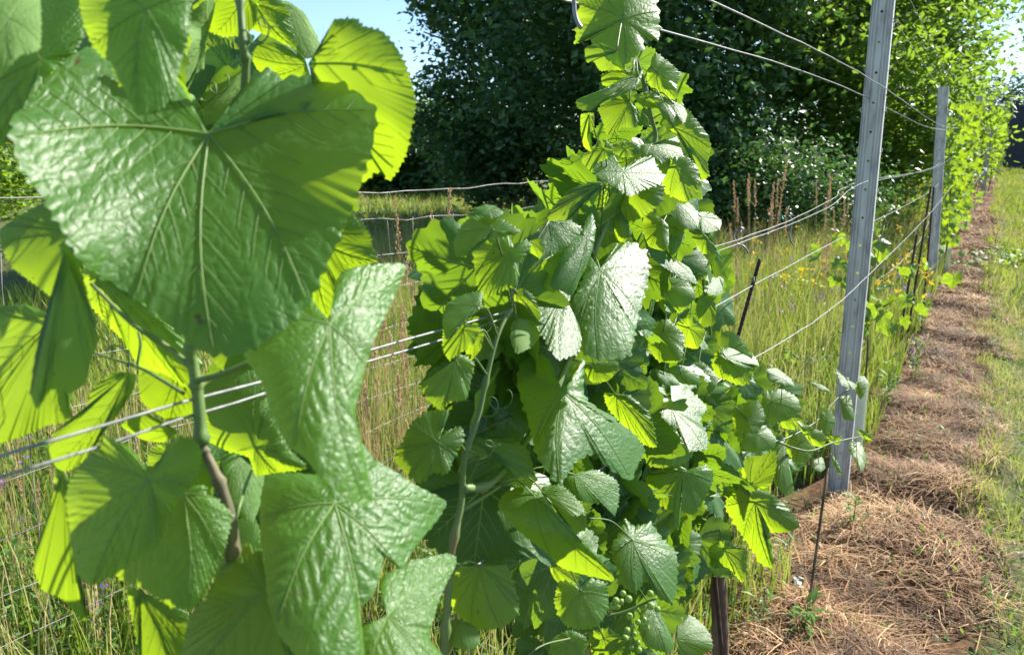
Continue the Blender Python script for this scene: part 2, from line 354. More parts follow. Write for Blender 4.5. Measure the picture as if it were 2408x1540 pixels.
# near meadow between row and fence, and beyond
grass_field('meadow_grass', 30000, (-4.2, -0.4, 0.4, 6.0), (0.06, 0.30), (0.003, 0.009), meadow_t, 'mixed green and straw coloured meadow grass under the vines', mask=left_of)
grass_field('meadow_grass', 60000, (-9.0, -0.4, 5.0, 14.0), (0.18, 0.60), (0.004, 0.011), meadow_t, 'tall yellow green grass on the bank left of the posts', mask=left_of)
grass_field('meadow_grass', 45000, (-24.0, -0.7, 13.0, 34.0), (0.25, 0.6), (0.014, 0.035), lambda x, y, n: meadow_t(x, y, n)+0.08, 'pale sunlit meadow grass beyond the wire fence', mask=left_of)
grass_field('meadow_grass', 16000, (-9.0, -4.0, 0.0, 6.0), (0.12, 0.4), (0.008, 0.018), meadow_t, 'green meadow grass beyond the low left part of the fence')
def forbs(name, n, box, h, leaf, label, mask=None):
    x, y = scatter(n, *box); k = in_view(x, y)
    if mask is not None: k &= mask(x, y)
    k &= rng.uniform(0, 1, len(x)) < 0.25+1.1*vnoise(x, y, 0.5, 71)
    x, y = x[k], y[k]; n = len(x); P = on_ground(x, y); P[:, 2] += rng.uniform(0.0, 1, n)**1.3*h*(0.4+0.9*vnoise(x, y, 0.3, 72))
    a = rng.normal(0, 1, (n, 3)); a[:, 2] = rng.uniform(-0.1, 0.9, n); a /= np.linalg.norm(a, axis=1)[:, None]; b = np.cross(a, np.array([0, 0, 1.0])+rng.normal(0, .4, (n, 3))); b /= np.linalg.norm(b, axis=1)[:, None]; nn = np.cross(a, b)
    L = (leaf*rng.uniform(0.5, 1.4, n))[:, None]; W = L*rng.uniform(0.15, 0.5, n)[:, None]
    V = np.stack([P, P+a*L*0.45+b*W*0.5+nn*W*0.15, P+a*L-nn*L*0.1, P+a*L*0.45-b*W*0.5+nn*W*0.15], 1).reshape(-1, 3); q = np.arange(n)*4
    o = link(name, mesh(name, V, [np.concatenate([np.stack([q, q+1, q+2], 1), np.stack([q, q+2, q+3], 1)])], M['weed'], tint=np.repeat(np.clip(rng.normal(0.5, 0.3, n), 0, 1), 4), smooth=False))
    tag(o, label, 'ground cover', kind='stuff')
forbs('meadow_herbs', 60000, (-4.4, -0.55, 0.3, 6.0), 0.16, 0.035, 'low leafy herbs growing among the grass under the vines', mask=left_of)
forbs('meadow_herbs', 60000, (-9.0, -0.6, 5.0, 14.0), 0.35, 0.06, 'leafy herbs mixed into the tall bank grass', mask=left_of)
forbs('meadow_herbs', 16000, (-22.0, -6, 13.0, 30.0), 0.4, 0.16, 'darker herbs in the far meadow', mask=left_of)
forbs('verge_herbs', 9000, (0.1, 1.2, 1.8, 12.0), 0.05, 0.03, 'small herbs in the verge right of the mulch')
forbs('mulch_herbs', 4200, (-0.8, 0.3, 1.8, 12.0), 0.04, 0.03, 'few small green sprigs poking through the mulch')
def dry(n, box, h, label, mask=None):
    x, y = scatter(n, *box); k = in_view(x, y)
    if mask is not None: k &= mask(x, y)
    k &= rng.uniform(0, 1, len(x)) < 1.4*vnoise(x, y, 0.8, 81); x, y = x[k], y[k]; n = len(x); hh = rng.uniform(*h, n); az = rng.uniform(0, 6.28, n); l = hh*rng.uniform(0.05, 0.4, n)
    blades('dry_grass', on_ground(x, y), hh, rng.uniform(0.0025, 0.005, n), np.stack([np.cos(az)*l, np.sin(az)*l], 1), rng.uniform(0.8, 1, n), M['grass'], label=label, cat='grass')
dry(6500, (-4.2, -0.6, 0.4, 6.0), (0.2, 0.62), 'thin dry grass stems among the herbs under the vines', left_of)
dry(11000, (-8, -0.6, 5.0, 14.0), (0.4, 0.95), 'thin pale dry stems rising over the bank grass', left_of)
# right strip
right_m = lambda x, y: (rng.uniform(0, 1, len(x)) < 1.5*vnoise(x, y, 0.22, 46)-0.1) & (x > 0.08+0.3*(vnoise(x, y, 0.5, 44)-0.5)) & (x < 0.85+0.2*(vnoise(x, y, 0.6, 45)-0.5))
grass_field('verge_grass', 26000, (-0.05, 1.1, 2.0, 10.0), (0.02, 0.12), (0.002, 0.006), lambda x, y, n: 0.48+0.6*vnoise(x, y, 0.4, 51)+rng.normal(0, 0.16, n), 'sparse short green grass along the right of the mulch', mask=right_m, lean=0.8)
grass_field('verge_grass', 14000, (0.0, 1.1, 9.0, 34.0), (0.06, 0.22), (0.008, 0.02), lambda x, y, n: 0.45+0.35*vnoise(x, y, 0.6, 51)+rng.normal(0, 0.12, n), 'green grass strip between the two far mulch bands', mask=right_m, lean=0.6)
# straw mulch
def straw(name, n, box, ln, wd, label, h=(0.002, 0.02)):
    x, y = scatter(n, *box); k = in_view(x, y)
    e = 0.22*(vnoise(x, y, 0.35, 61)-0.5)
    k &= ((x > -0.40-0.32*smoothstep(3.7, 2.9, y)+e*1.2) & (x < 0.14+e*1.8)) | ((x > 0.72+e) & (x < 1.5+e))
    k &= rng.uniform(0, 1, len(x)) < (0.35+0.9*vnoise(x, y, 0.16, 62))
    x, y = x[k], y[k]; n = len(x)
    az = rng.normal(0, 0.9, n)+2.5*vnoise(x, y, 0.3, 63)+rng.choice([0, math.pi], n)
    L = rng.uniform(ln[0], ln[1], n); P = on_ground(x, y); P[:, 2] += rng.uniform(0.0, 0.03, n)
    t = np.clip(-0.05+0.75*vnoise(x, y, 0.2, 64)+rng.normal(0, 0.24, n), 0, 1)
    return blades(name, P, rng.uniform(h[0], h[1], n), rng.uniform(wd[0], wd[1], n), np.stack([np.cos(az)*L, np.sin(az)*L], 1), t, M['straw'], label=label, cat='straw', flat=True)
straw('straw_mulch', 75000, (-0.85, 1.6, 1.8, 6.0), (0.04, 0.20), (0.0015, 0.0048), 'brown dry cut grass lying thick on the path by the first post')
straw('straw_mulch', 60000, (-0.85, 1.7, 6.0, 14.0), (0.06, 0.24), (0.003, 0.009), 'brown dry cut grass on the path by the second post', (0.004, 0.03))
straw('straw_mulch', 40000, (-0.9, 1.9, 14.0, 34.0), (0.08, 0.3), (0.007, 0.018), 'brown dry cut grass on the far end of the path', (0.004, 0.03))

# ------------------------------------------------------------------ trees
def foliage(name, C, Rr, n, leaf, mat, parent, nclump=60, spread=0.5, shell=0.45, flatb=0.0, aspect=0.6, droopy=0.0):
    C = np.array(C, float); Rr = np.array(Rr, float)
    d = rng.normal(0, 1, (nclump, 3)); d /= np.linalg.norm(d, axis=1)[:, None]
    rad = rng.uniform(shell, 1.0, nclump)**0.7
    rad *= 0.85+0.3*rng.uniform(0, 1, nclump)
    cc = C+d*Rr*rad[:, None]
    idx = rng.integers(0, nclump, n)
    sz = rng.uniform(0.6, 1.4, nclump)*spread
    P = cc[idx]+rng.normal(0, 1, (n, 3))*sz[idx][:, None]*np.array([1, 1, 0.6])
    P[:, 2] = np.maximum(P[:, 2], Hs(P[:, 0], P[:, 1])+0.05)
    a = rng.normal(0, 1, (n, 3)); a[:, 2] = a[:, 2]*0.5-0.25-droopy; a /= np.linalg.norm(a, axis=1)[:, None]
    b = np.cross(a, rng.normal(0, 1, (n, 3))*np.array([0.45, 0.45, 1])); b /= np.linalg.norm(b, axis=1)[:, None]+1e-9
    nn = np.cross(a, b); L = leaf*np.clip(np.exp(rng.normal(0, 0.32, n)), 0.4, 1.45)[:, None]; Wd = L*aspect
    V = np.stack([P, P+a*L*0.45+b*Wd*0.5+nn*Wd*0.15, P+a*L, P+a*L*0.45-b*Wd*0.5+nn*Wd*0.15], 1).reshape(-1, 3)
    q = np.arange(n)*4; F = np.concatenate([np.stack([q, q+1, q+2], 1), np.stack([q, q+2, q+3], 1)])
    tint = np.clip(0.5+rng.normal(0, 0.22, n)+0.5*(rng.uniform(0, 1, nclump)[idx]-0.5), 0, 1)
    return link(name, mesh(name, V, [F], mat, tint=np.repeat(tint, 4), smooth=False), parent)
def tree(name, px, t, zlo, zhi, rx, n, leaf, mat, label, cat='tree', spread=0.5, nclump=60, shell=0.45, trunk=0.13, limbs=9, group=None, ry=None, aspect=0.6, lean=(0, 0)):
    r, _ = ray(px, 400); d = FH+r*RV/cp; p = CAM+d*t
    base = np.array([p[0], p[1], float(Hs(p[0], p[1]))]); zlo += base[2]; zhi += base[2]
    o = empty(name, base, label, cat, group)
    C = np.array([base[0]+lean[0], base[1]+lean[1], (zlo+zhi)/2]); Rr = (rx, ry or rx, (zhi-zlo)/2)
    tb = MB(); top = C+np.array([0, 0, Rr[2]*0.5])
    path = smooth_path([base-[0, 0, 0.1], base*0.6+C*0.4+[rng.normal(0, .1), rng.normal(0, .1), 0], C, top], 5)
    tb.tube(path, np.linspace(trunk, trunk*0.25, len(path)), 9)
    tb.build('trunk', M['treebark'], o)
    lb = MB()
    for k in range(limbs):
        s = path[int(len(path)*rng.uniform(0.25, 0.85))]; dd = rng.normal(0, 1, 3); dd[2] = abs(dd[2])*0.4; dd /= np.linalg.norm(dd)
        e = C+dd*np.array(Rr)*0.85; lp = smooth_path([s, s*0.5+e*0.5+[0, 0, 0.25], e], 5); lb.tube(lp, np.linspace(trunk*0.5, 0.015, len(lp)), 6)
    if limbs: lb.build('limbs', M['treebark'], o)
    foliage('crown', C, Rr, n, leaf, mat, o, nclump, spread, shell, aspect=aspect)
    return o
G1 = 'trees and bushes closing the meadow'
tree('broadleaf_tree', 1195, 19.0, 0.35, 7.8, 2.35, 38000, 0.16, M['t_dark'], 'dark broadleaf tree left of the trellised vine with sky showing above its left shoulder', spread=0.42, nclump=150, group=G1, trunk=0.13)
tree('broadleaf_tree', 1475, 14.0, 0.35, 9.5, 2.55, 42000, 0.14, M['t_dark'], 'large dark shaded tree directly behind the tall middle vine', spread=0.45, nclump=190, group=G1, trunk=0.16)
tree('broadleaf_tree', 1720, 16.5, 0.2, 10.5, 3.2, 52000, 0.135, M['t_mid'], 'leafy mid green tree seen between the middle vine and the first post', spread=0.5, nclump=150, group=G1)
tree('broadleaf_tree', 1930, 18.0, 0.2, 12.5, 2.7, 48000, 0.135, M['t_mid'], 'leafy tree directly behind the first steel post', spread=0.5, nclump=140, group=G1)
tree('broadleaf_tree', 2050, 20.0, 0.6, 8.0, 1.8, 26000, 0.14, M['t_light'], 'sunlit yellow green tree between the first and second posts', spread=0.5, nclump=80, group=G1)
tree('broadleaf_tree', 2080, 26.0, 2.0, 11.0, 1.4, 12000, 0.15, M['t_mid'], 'tree with open dark branches above the second post', spread=0.5, nclump=60, shell=0.3, group=G1)
tree('broadleaf_tree', 2440, 30.0, 4.2, 9.5, 2.0, 1500, 0.24, M['t_mid'], 'airy tree reaching into the sky at the right edge', spread=0.5, nclump=30, shell=0.2, group=G1)
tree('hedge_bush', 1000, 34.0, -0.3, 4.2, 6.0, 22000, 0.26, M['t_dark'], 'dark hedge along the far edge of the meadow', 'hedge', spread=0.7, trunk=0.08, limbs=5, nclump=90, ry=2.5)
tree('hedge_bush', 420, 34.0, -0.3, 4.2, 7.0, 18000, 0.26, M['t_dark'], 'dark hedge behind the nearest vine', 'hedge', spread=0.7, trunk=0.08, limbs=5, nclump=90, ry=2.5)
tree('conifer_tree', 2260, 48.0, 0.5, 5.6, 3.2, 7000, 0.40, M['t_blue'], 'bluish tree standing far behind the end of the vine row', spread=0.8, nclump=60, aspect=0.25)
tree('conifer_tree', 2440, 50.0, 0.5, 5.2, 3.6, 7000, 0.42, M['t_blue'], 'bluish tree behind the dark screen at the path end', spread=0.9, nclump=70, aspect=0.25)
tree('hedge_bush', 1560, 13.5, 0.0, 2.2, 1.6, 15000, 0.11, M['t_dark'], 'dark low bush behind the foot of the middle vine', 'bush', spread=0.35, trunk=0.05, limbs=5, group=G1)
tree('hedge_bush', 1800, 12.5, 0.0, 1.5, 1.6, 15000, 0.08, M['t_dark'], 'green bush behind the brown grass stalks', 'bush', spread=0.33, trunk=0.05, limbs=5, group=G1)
tree('hedge_bush', 2060, 15.0, 0.4, 3.4, 1.3, 9000, 0.13, M['t_light'], 'bright green bush just right of the first post', 'bush', spread=0.33, trunk=0.05, limbs=5, group=G1)
tree('hedge_bush', 860, 33.0, 0.0, 3.4, 2.6, 9000, 0.22, M['t_light'], 'sunlit bush at the far edge of the meadow under the dark tree', 'bush', spread=0.6, trunk=0.08, limbs=5)
tree('hedge_bush', -40, 20.0, 0.0, 2.2, 1.6, 7000, 0.16, M['t_light'], 'bright green bush at the left edge below the brown thicket', 'bush', spread=0.4, trunk=0.05, limbs=5)
M['t_brown'] = mat_tree('brown_foliage', (0.05, 0.045, 0.02), (0.13, 0.09, 0.04), (0.3, 0.25, 0.05), 0.25)
tree('thicket', 20, 30.0, 0.0, 4.6, 4.0, 20000, 0.22, M['t_brown'], 'brownish thicket at the left edge behind the near leaves', 'bush', spread=0.6, trunk=0.1, limbs=6)
for i, (px, t, hgt, lab) in enumerate([(260, 48, 8, 'far tree behind the leftmost near leaves'), (520, 55, 9, 'far tree behind the large foreground leaf'), (760, 60, 5.2, 'far tree low on the skyline left of the dark tree'), (960, 52, 5.0, 'far tree behind the left flank of the dark tree')]):
    tree('broadleaf_tree', px, t, 0.0, hgt, 5.5, 9000, 0.45, M['t_mid'], lab, spread=0.9, nclump=60)

# ------------------------------------------------------------------ trellis posts
def post(base, top, wd, dp, label, hole=True):
    """folded steel profile, ribbed front face with a row of punched holes, open at the back"""
    base = np.array(base, float); top = np.array(top, float); Lh = np.linalg.norm(top-base); up = (top-base)/Lh
    o = empty('trellis_post', base, label, 'post', 'steel posts of the vineyard trellis')
    X1 = np.array([1.0, 0, 0]); X1 -= up*np.dot(up, X1); X1 /= np.linalg.norm(X1); Y1 = np.cross(up, X1)
    P = lambda x, y, z: base+X1*x+Y1*y+up*z
    hw = wd/2; strip = wd*0.13
    prof = []                                           # right of the hole strip to the folded edge, then back and lip
    g = 0.0035
    xs = [strip, strip+0.002, strip+0.0045, strip+0.0065, hw*0.56, hw*0.56+0.002, hw*0.56+0.0045, hw*0.56+0.0065, hw*0.82, hw*0.82+0.0015, hw*0.82+0.003, hw*0.82+0.0045, hw-0.003, hw, hw, hw+0.000, hw-0.012]
    ys = [0, g, g, 0, 0, g, g, 0, 0, g, g, 0, 0, 0.003, dp-0.003, dp, dp]
    b = MB(); zz = np.linspace(0, Lh, 30)
    for s in (1, -1):
        V = np.array([P(s*x, y, z) for z in zz for x, y in zip(xs, ys)]); k = len(xs)
        Q = [(i*k+j, i*k+j+1, (i+1)*k+j+1, (i+1)*k+j) if s > 0 else (i*k+j+1, i*k+j, (i+1)*k+j, (i+1)*k+j+1) for i in range(len(zz)-1) for j in range(k-1)]
        b.add(V, Q)
    hs = 0.115; nh = int(Lh/hs); rr = wd*0.062
    for i in range(nh+1):
        z0 = i*hs; z1 = min(Lh, z0+hs); zc = (z0+z1)/2
        if z1-z0 < 0.05: 
            b.add([P(-strip, 0, z0), P(strip, 0, z0), P(strip, 0, z1), P(-strip, 0, z1)], [(0, 1, 2, 3)]); continue
        nseg = 16; ring = []; outr = []
        for q in range(nseg):
            th = 2*math.pi*(q+0.5)/nseg; c, s_ = math.cos(th), math.sin(th); ring.append(P(rr*c, 0, zc+rr*s_))
            m_ = max(abs(c), abs(s_)); outr.append(P(strip*c/m_, 0, zc+(z1-z0)/2*s_/m_))
        # use true square corners
        V = ring+outr; Q = [(q, (q+1) % nseg, nseg+(q+1) % nseg, nseg+q) for q in range(nseg)]
        b.add(V, Q)
        corners = [P(sx_*strip, 0, zc+sz_*(z1-z0)/2) for sx_, sz_ in ((1, 1), (-1, 1), (-1, -1), (1, -1))]
        for ci, (qa, qb) in enumerate(((1, 2), (5, 6), (9, 10), (13, 14))):
            b.add([outr[qa], outr[qb], corners[ci]], None, [(0, 1, 2)])
    b.build('profile', M['steel'], o, smooth=False)
    hk = MB()
    for i in range(int(Lh/0.16)):
        z = 0.1+i*0.16
        for s in (1, -1):
            hk.tube([P(s*hw, 0.016, z), P(s*(hw+0.006), 0.014, z+0.002), P(s*(hw+0.007), 0.014, z+0.018)], 0.0016, 5)
    hk.build('wire_hooks', M['steel'], o)
    return o
def zrow(y): return float(Hs(-0.6, y))
posts = [(3.50, 0.0), (9.56, -0.30), (15.6, 0.0), (21.7, 0.0), (27.7, 0.0), (32.6, 0.0)]
PX = [0, 0, .10, .27, .42, .60]
labs = ['near grey steel post with punched holes standing in front of the path', 'second steel post from the camera, with rusty rods beside it', 'third steel post from the camera, its foot showing under bright vine leaves', 'fourth steel post, rising beside bare wires behind the leafy vine', 'fifth steel post of the row, just right of the fourth', 'farthest steel post showing in the row']
for (y, dx), l, ox in zip(posts, labs, PX):
    z0 = zrow(y); post((ROWX+ox, y, z0-0.15), (ROWX+ox+dx*0.35, y, z0+2.28), 0.082 if y < 5 else 0.10, 0.036, l)

# ------------------------------------------------------------------ trellis wires
def wire(pts, rad, label, mat='wire', group='trellis wires along the row', wob=0.0, name='trellis_wire', n=8):
    P = smooth_path(pts, n)
    if wob: P = P+rng.normal(0, wob, P.shape)*np.array([0.3, 0, 1])
    b = MB(); b.tube(P-P[0], rad, 6); o = b.build(name, M[mat], loc=P[0]); tag(o, label, 'wire', group); return o
def roww(x0, zs, label, rad=0.0014, wob=0.0007, **k):
    return wire([(ROWX+x0+dx, y, z) for y, z, dx in zs], rad, label, wob=wob, **k)
def hp(z, i): return z+zrow(posts[i][0])
roww(0.0, [(-0.25, 1.352, 0), (0.3, 1.345, 0), (1.0, 1.343, 0), (2.0, 1.355, -0.0), (2.9, 1.39, -0.02), (3.46, 1.42, -0.045), (6.5, 1.45, -.04), (9.5, hp(1.50, 1), -.05), (15.6, hp(1.5, 2), -.05)], 'chest high wire crossing the lower left leaves, front one of its pair', rad=0.0011)
roww(0.0, [(-0.25, 1.338, 0), (0.3, 1.334, 0), (0.6, 1.334, 0), (1.6, 1.338, 0), (2.6, 1.37, 0.01), (3.46, 1.44, 0.015), (6.5, 1.46, 0), (9.5, hp(1.51, 1), 0.0), (15.6, hp(1.5, 2), .05)], 'chest high wire running just below its twin behind the near leaves', rad=0.0010)
roww(0.05, [(-0.1, 1.05, -.06), (1.0, 1.055, -.06), (1.6, 1.057, -.05), (2.4, 1.058, 0), (3.48, 1.06, 0), (6.5, 1.12, 0), (9.5, hp(1.21, 1), 0), (15.6, hp(1.2, 2), 0)], 'taut lower wire crossing the face of the first post', rad=0.0015)
roww(-0.045, [(0.4, 1.19, 0), (1.4, 1.195, 0), (3.48, 1.22, 0), (6.5, 1.24, 0), (9.5, hp(1.28, 1), 0), (15.6, hp(1.28, 2), 0)], 'lower wire passing behind the first post', rad=0.0015)
roww(0.05, [(0.6, 1.73, 0), (1.0, 1.737, 0), (2.2, 1.775, 0), (3.46, 1.792, 0), (6.5, 1.80, 0), (9.5, hp(1.85, 1), 0), (15.6, hp(1.8, 2), 0)], 'upper wire descending across the top of the first post', rad=0.0018)
roww(-0.02, [(0.8, 1.695, 0), (1.1, 1.702, 0), (2.2, 1.745, 0), (3.44, 1.765, 0), (6.5, 1.78, 0), (9.5, hp(1.83, 1), 0)], 'upper wire just under its twin, ending at the left edge of the first post', rad=0.0016)
roww(0.045, [(3.48, 2.22, 0), (6.5, 2.20, 0), (9.5, hp(2.22, 1), -0.1)], 'thin top wire between the heads of the first and second posts', rad=0.0014)
roww(0.045, [(3.48, 2.06, 0), (6.5, 2.04, 0), (9.5, hp(2.08, 1), -0.1)], 'thin wire hanging under the top wire between the first two posts', rad=0.0013)
for i, z in enumerate((0.75, 1.2, 1.62)):
    roww(0.03, [(15.6, hp(z, 2), .1), (21.7, hp(z+0.02, 3), .27), (27.7, hp(z, 4), .42), (32.6, hp(z, 5), .6)], ['lowest', 'middle', 'highest'][i]+' wire between the far posts', rad=0.003)
# loose wire to the lower part of post one
p0 = at(1862, 905, 3.9); p1 = at(1905, 845, 3.8); p2 = at(1962, 778, 3.65)
wire([p0, p1, p2], 0.0016, 'loose bent wire rising through the grass to the first post', wob=0.002, group=None)
p0 = at(2058, 665, 5.6); p1 = at(2120, 615, 6.4); p2 = at(2160, 570, 7.4); p3 = at(2195, 500, 8.6)
wire([p0, p1, p2, p3], 0.002, 'slack kinked wire sagging toward the second post', wob=0.003, group=None)
# wire twists and hooks hanging on the wires
def hook(pts, t, label, rad=0.002):
    P = smooth_path([at(x, y, t) for x, y in pts], 6); b = MB(); b.tube(P-P[0], rad, 7)
    o = b.build('wire_hook', M['wire'], loc=P[0]); tag(o, label, 'hook', 'bent hooks hanging on the wires')
hook([(1349, -25), (1350, 5), (1352, 32), (1358, 52), (1367, 67)], 0.86, 'curved grey hook at the top edge left of the vine tip', 0.0026)
hook([(1742, 541), (1728, 546), (1726, 560), (1735, 574), (1750, 580), (1760, 595)], 1.62, 'dark bent hook hanging on the paired wires beside the vine')
hook([(1857, 508), (1862, 520), (1860, 540), (1858, 560), (1866, 578)], 2.1, 'dark bent hook under the green tie on the paired wires')
for (x, y, t, lab) in [(1744, 540, 1.615, 'wire twist binding the pair next to the vine'), (1858, 505, 2.09, 'wire twist binding the pair near the green tie'), (1907, 145, 2.05, 'small wire twist on the upper wire')]:
    b = MB(); c = at(x, y, t); th = np.linspace(0, 5*2*math.pi, 50)
    b.tube(np.stack([0.004*np.cos(th), th/31.4*0.018-0.009, 0.005*np.sin(th)], 1), 0.0013, 5); o = b.build('wire_twist', M['wire'], loc=c); tag(o, lab, 'wire twist', 'twists of wire on the trellis')
b = MB(); c = at(1850, 512, 2.08); b.tube(smooth_path([(0, 0, 0), (-.008, 0, -.006), (-.016, .01, .002), (-.02, 0, -.012)], 5), 0.0014, 5); b.tube([(0, 0, 0), (-.018, 0, .008)], 0.001, 5)
tag(b.build('plastic_tie', M['green_tie'], loc=c), 'small green plastic tie knotted on the paired wires', 'tie')

# ------------------------------------------------------------------ rods and stakes
def rod(p0, p1, rad, label, ribs=0, mat='rust', name='iron_rod', group=None, cat='rod'):
    p0 = np.array(p0); p1 = np.array(p1); n = max(8, ribs*2); ts = np.linspace(0, 1, n)
    P = p0+(p1-p0)*ts[:, None]; r = np.full(n, rad)
    if ribs: r = r*(1+0.28*(np.arange(n) % 2))
    b = MB(); b.tube(P-p0, r, 7); o = b.build(name, M[mat], loc=p0); tag(o, label, cat, group); return o
a = at(1787, 610, 1.95); c = at(1741, 772, 1.93); k = (a[2]-(-0.05))/(a[2]-c[2])
rod(a+(c-a)*k, a, 0.0042, 'rusty ribbed iron stake leaning between the vine and the first post', ribs=110, group='rusty stakes by the vines')
wt = MB(); th = np.linspace(0, 3*2*math.pi, 30); wt.tube(np.stack([0.0065*np.cos(th), 0.0065*np.sin(th), th/18.8*0.014], 1), 0.0012, 5)
o = wt.build('wire_twist', M['wire'], loc=at(1768, 665, 1.945)); tag(o, 'coil of wire wrapped round the leaning iron stake', 'wire twist', 'twists of wire on the trellis')
for (x0, y0, x1, y1, lab) in [(2104, 857, 2156, 552, 'rusty rod standing left of the second post, leftmost of the three'), (2129, 815, 2189, 440, 'rusty rod left of the second post, middle one of the three'), (2166, 785, 2196, 440, 'rusty rod nearest to the second post')]:
    g0, t0 = ground_pt(x0, y0); rod(g0-[0, 0, .05], at(x1, y1, t0*1.005), 0.0075, lab, ribs=60, group='rusty rods by the second post')
g0, t0 = ground_pt(1899, 1440); rod(g0-[0, 0, 0.02], at(1946, 1100, t0*1.02), 0.0045, 'thin bark covered stick leaning at the foot of the first post', mat='bark', name='stick', cat='stick')

# plant tubes
def ptube(x, y, hgt, wd, label):
    g0, t0 = ground_pt(x, y); b = MB(); h = wd/2
    prof = [(-h, -h), (h, -h), (h, h), (-h, h)]; V = []; 
    for s in (1.0, 0.93):
        V += [(px*s, py*s, z) for z in (0, hgt) for px, py in prof]
    Q = []
    for base in (0, 8):
        for k in range(4): Q.append((base+k, base+(k+1) % 4, base+4+(k+1) % 4, base+4+k))
    for k in range(4): Q.append((4+k, 4+(k+1) % 4, 12+(k+1) % 4, 12+k))
    b.add(V, Q); o = b.build('plant_tube', M['tube'], loc=g0, smooth=False); o.rotation_euler[2] = 0.3; tag(o, label, 'plant guard', 'pale plastic tubes round young vines')
ptube(1990, 1075, 0.42, 0.12, 'pale plastic tube behind the foot of the first post')
ptube(2214, 640, 0.34, 0.13, 'pale plastic tube right of the second post')

# ------------------------------------------------------------------ wire mesh fence behind the row
FX = -2.2
fo = empty('wire_fence', (FX, 2.5, 0), 'low wire mesh fence with square cells behind the vine row', 'fence')
def fw(z, y0=-1.0, y1=5.3, rad=0.0014, wob=0.006):
    ys = np.arange(y0, y1, 0.16); P = np.stack([FX+rng.normal(0, .003, len(ys)), ys, z+0.015*np.sin(ys*1.7+z*9)+rng.normal(0, wob*0.6, len(ys))], 1)
    return smooth_path(P, 2)
b = MB(); b.tube(fw(1.405), 0.0022, 5); b.build('top_wire', M['oldwire'], fo)
zs = [1.275, 1.11, 0.965, 0.81, 0.65, 0.50, 0.35, 0.20]
nb = MB()
for z in zs: nb.tube(fw(z), 0.0016, 5)
for yv in np.arange(-1.0, 5.3, 0.155):
    P = np.array([(FX+rng.normal(0, .002), yv+rng.normal(0, 0.006), z) for z in [1.275, 1.11, 0.965, 0.81, 0.65, 0.50, 0.35, 0.20, 0.03]]); nb.tube(smooth_path(P, 2), 0.0016, 4)
nb.build('netting', M['oldwire'], fo)
for i, yv in enumerate((-0.9, 5.25)):
    pb = MB(); pb.tube([(FX, yv, -0.1), (FX+0.01, yv, 1.5)], 0.008, 7); pb.build('fence_rod', M['rust'], fo)

# ------------------------------------------------------------------ vine leaves
def poly_area_c(P):
    x, y = P[:, 0], P[:, 1]; x1, y1 = np.roll(x, -1), np.roll(y, -1); cr = x*y1-x1*y; A = cr.sum()/2
    return abs(A), np.array([((x+x1)*cr).sum()/(6*A), ((y+y1)*cr).sum()/(6*A)])
def closed_spline(P, n):
    P = np.asarray(P, float); m = len(P); out = []
    for i in range(m):
        a, b, c, d = P[i-1], P[i], P[(i+1) % m], P[(i+2) % m]
        for k in range(12):
            t = k/12; out.append(0.5*(2*b+(c-a)*t*0.85+(2*a-5*b+4*c-d)*t*t*0.85+(-a+3*b-3*c+d)*t**3*0.85) if False else b+(c-b)*t+0.42*(((c-a)*0.5-(c-b))*(t*(1-t)**2)*1.0-((d-b)*0.5-(c-b))*(t*t*(1-t))))
    out = np.array(out); seg = np.linalg.norm(np.roll(out, -1, 0)-out, axis=1); cum = np.concatenate([[0], np.cumsum(seg)])
    s = np.linspace(0, cum[-1], n, endpoint=False); oo = np.vstack([out, out[:1]])
    return np.stack([np.interp(s, cum, oo[:, 0]), np.interp(s, cum, oo[:, 1])], 1), cum[-1]
CLS = {  # tilt right, tilt up, dome, fold, curl
 'L': (0.35, 1.0, 0.55, 0.1, 0.05), 'W': (0.75, 1.15, 0.3, 0.05, 0.03), 'M': (0.0, 0.5, 0.3, 0.1, 0.05), 'D': (-0.25, 0.55, 0.3, 0.15, 0.05),
 'G': (-0.15, -0.05, 0.25, 0.1, 0.03), 'Y': (0.1, -0.2, 0.2, 0.1, 0.03)}
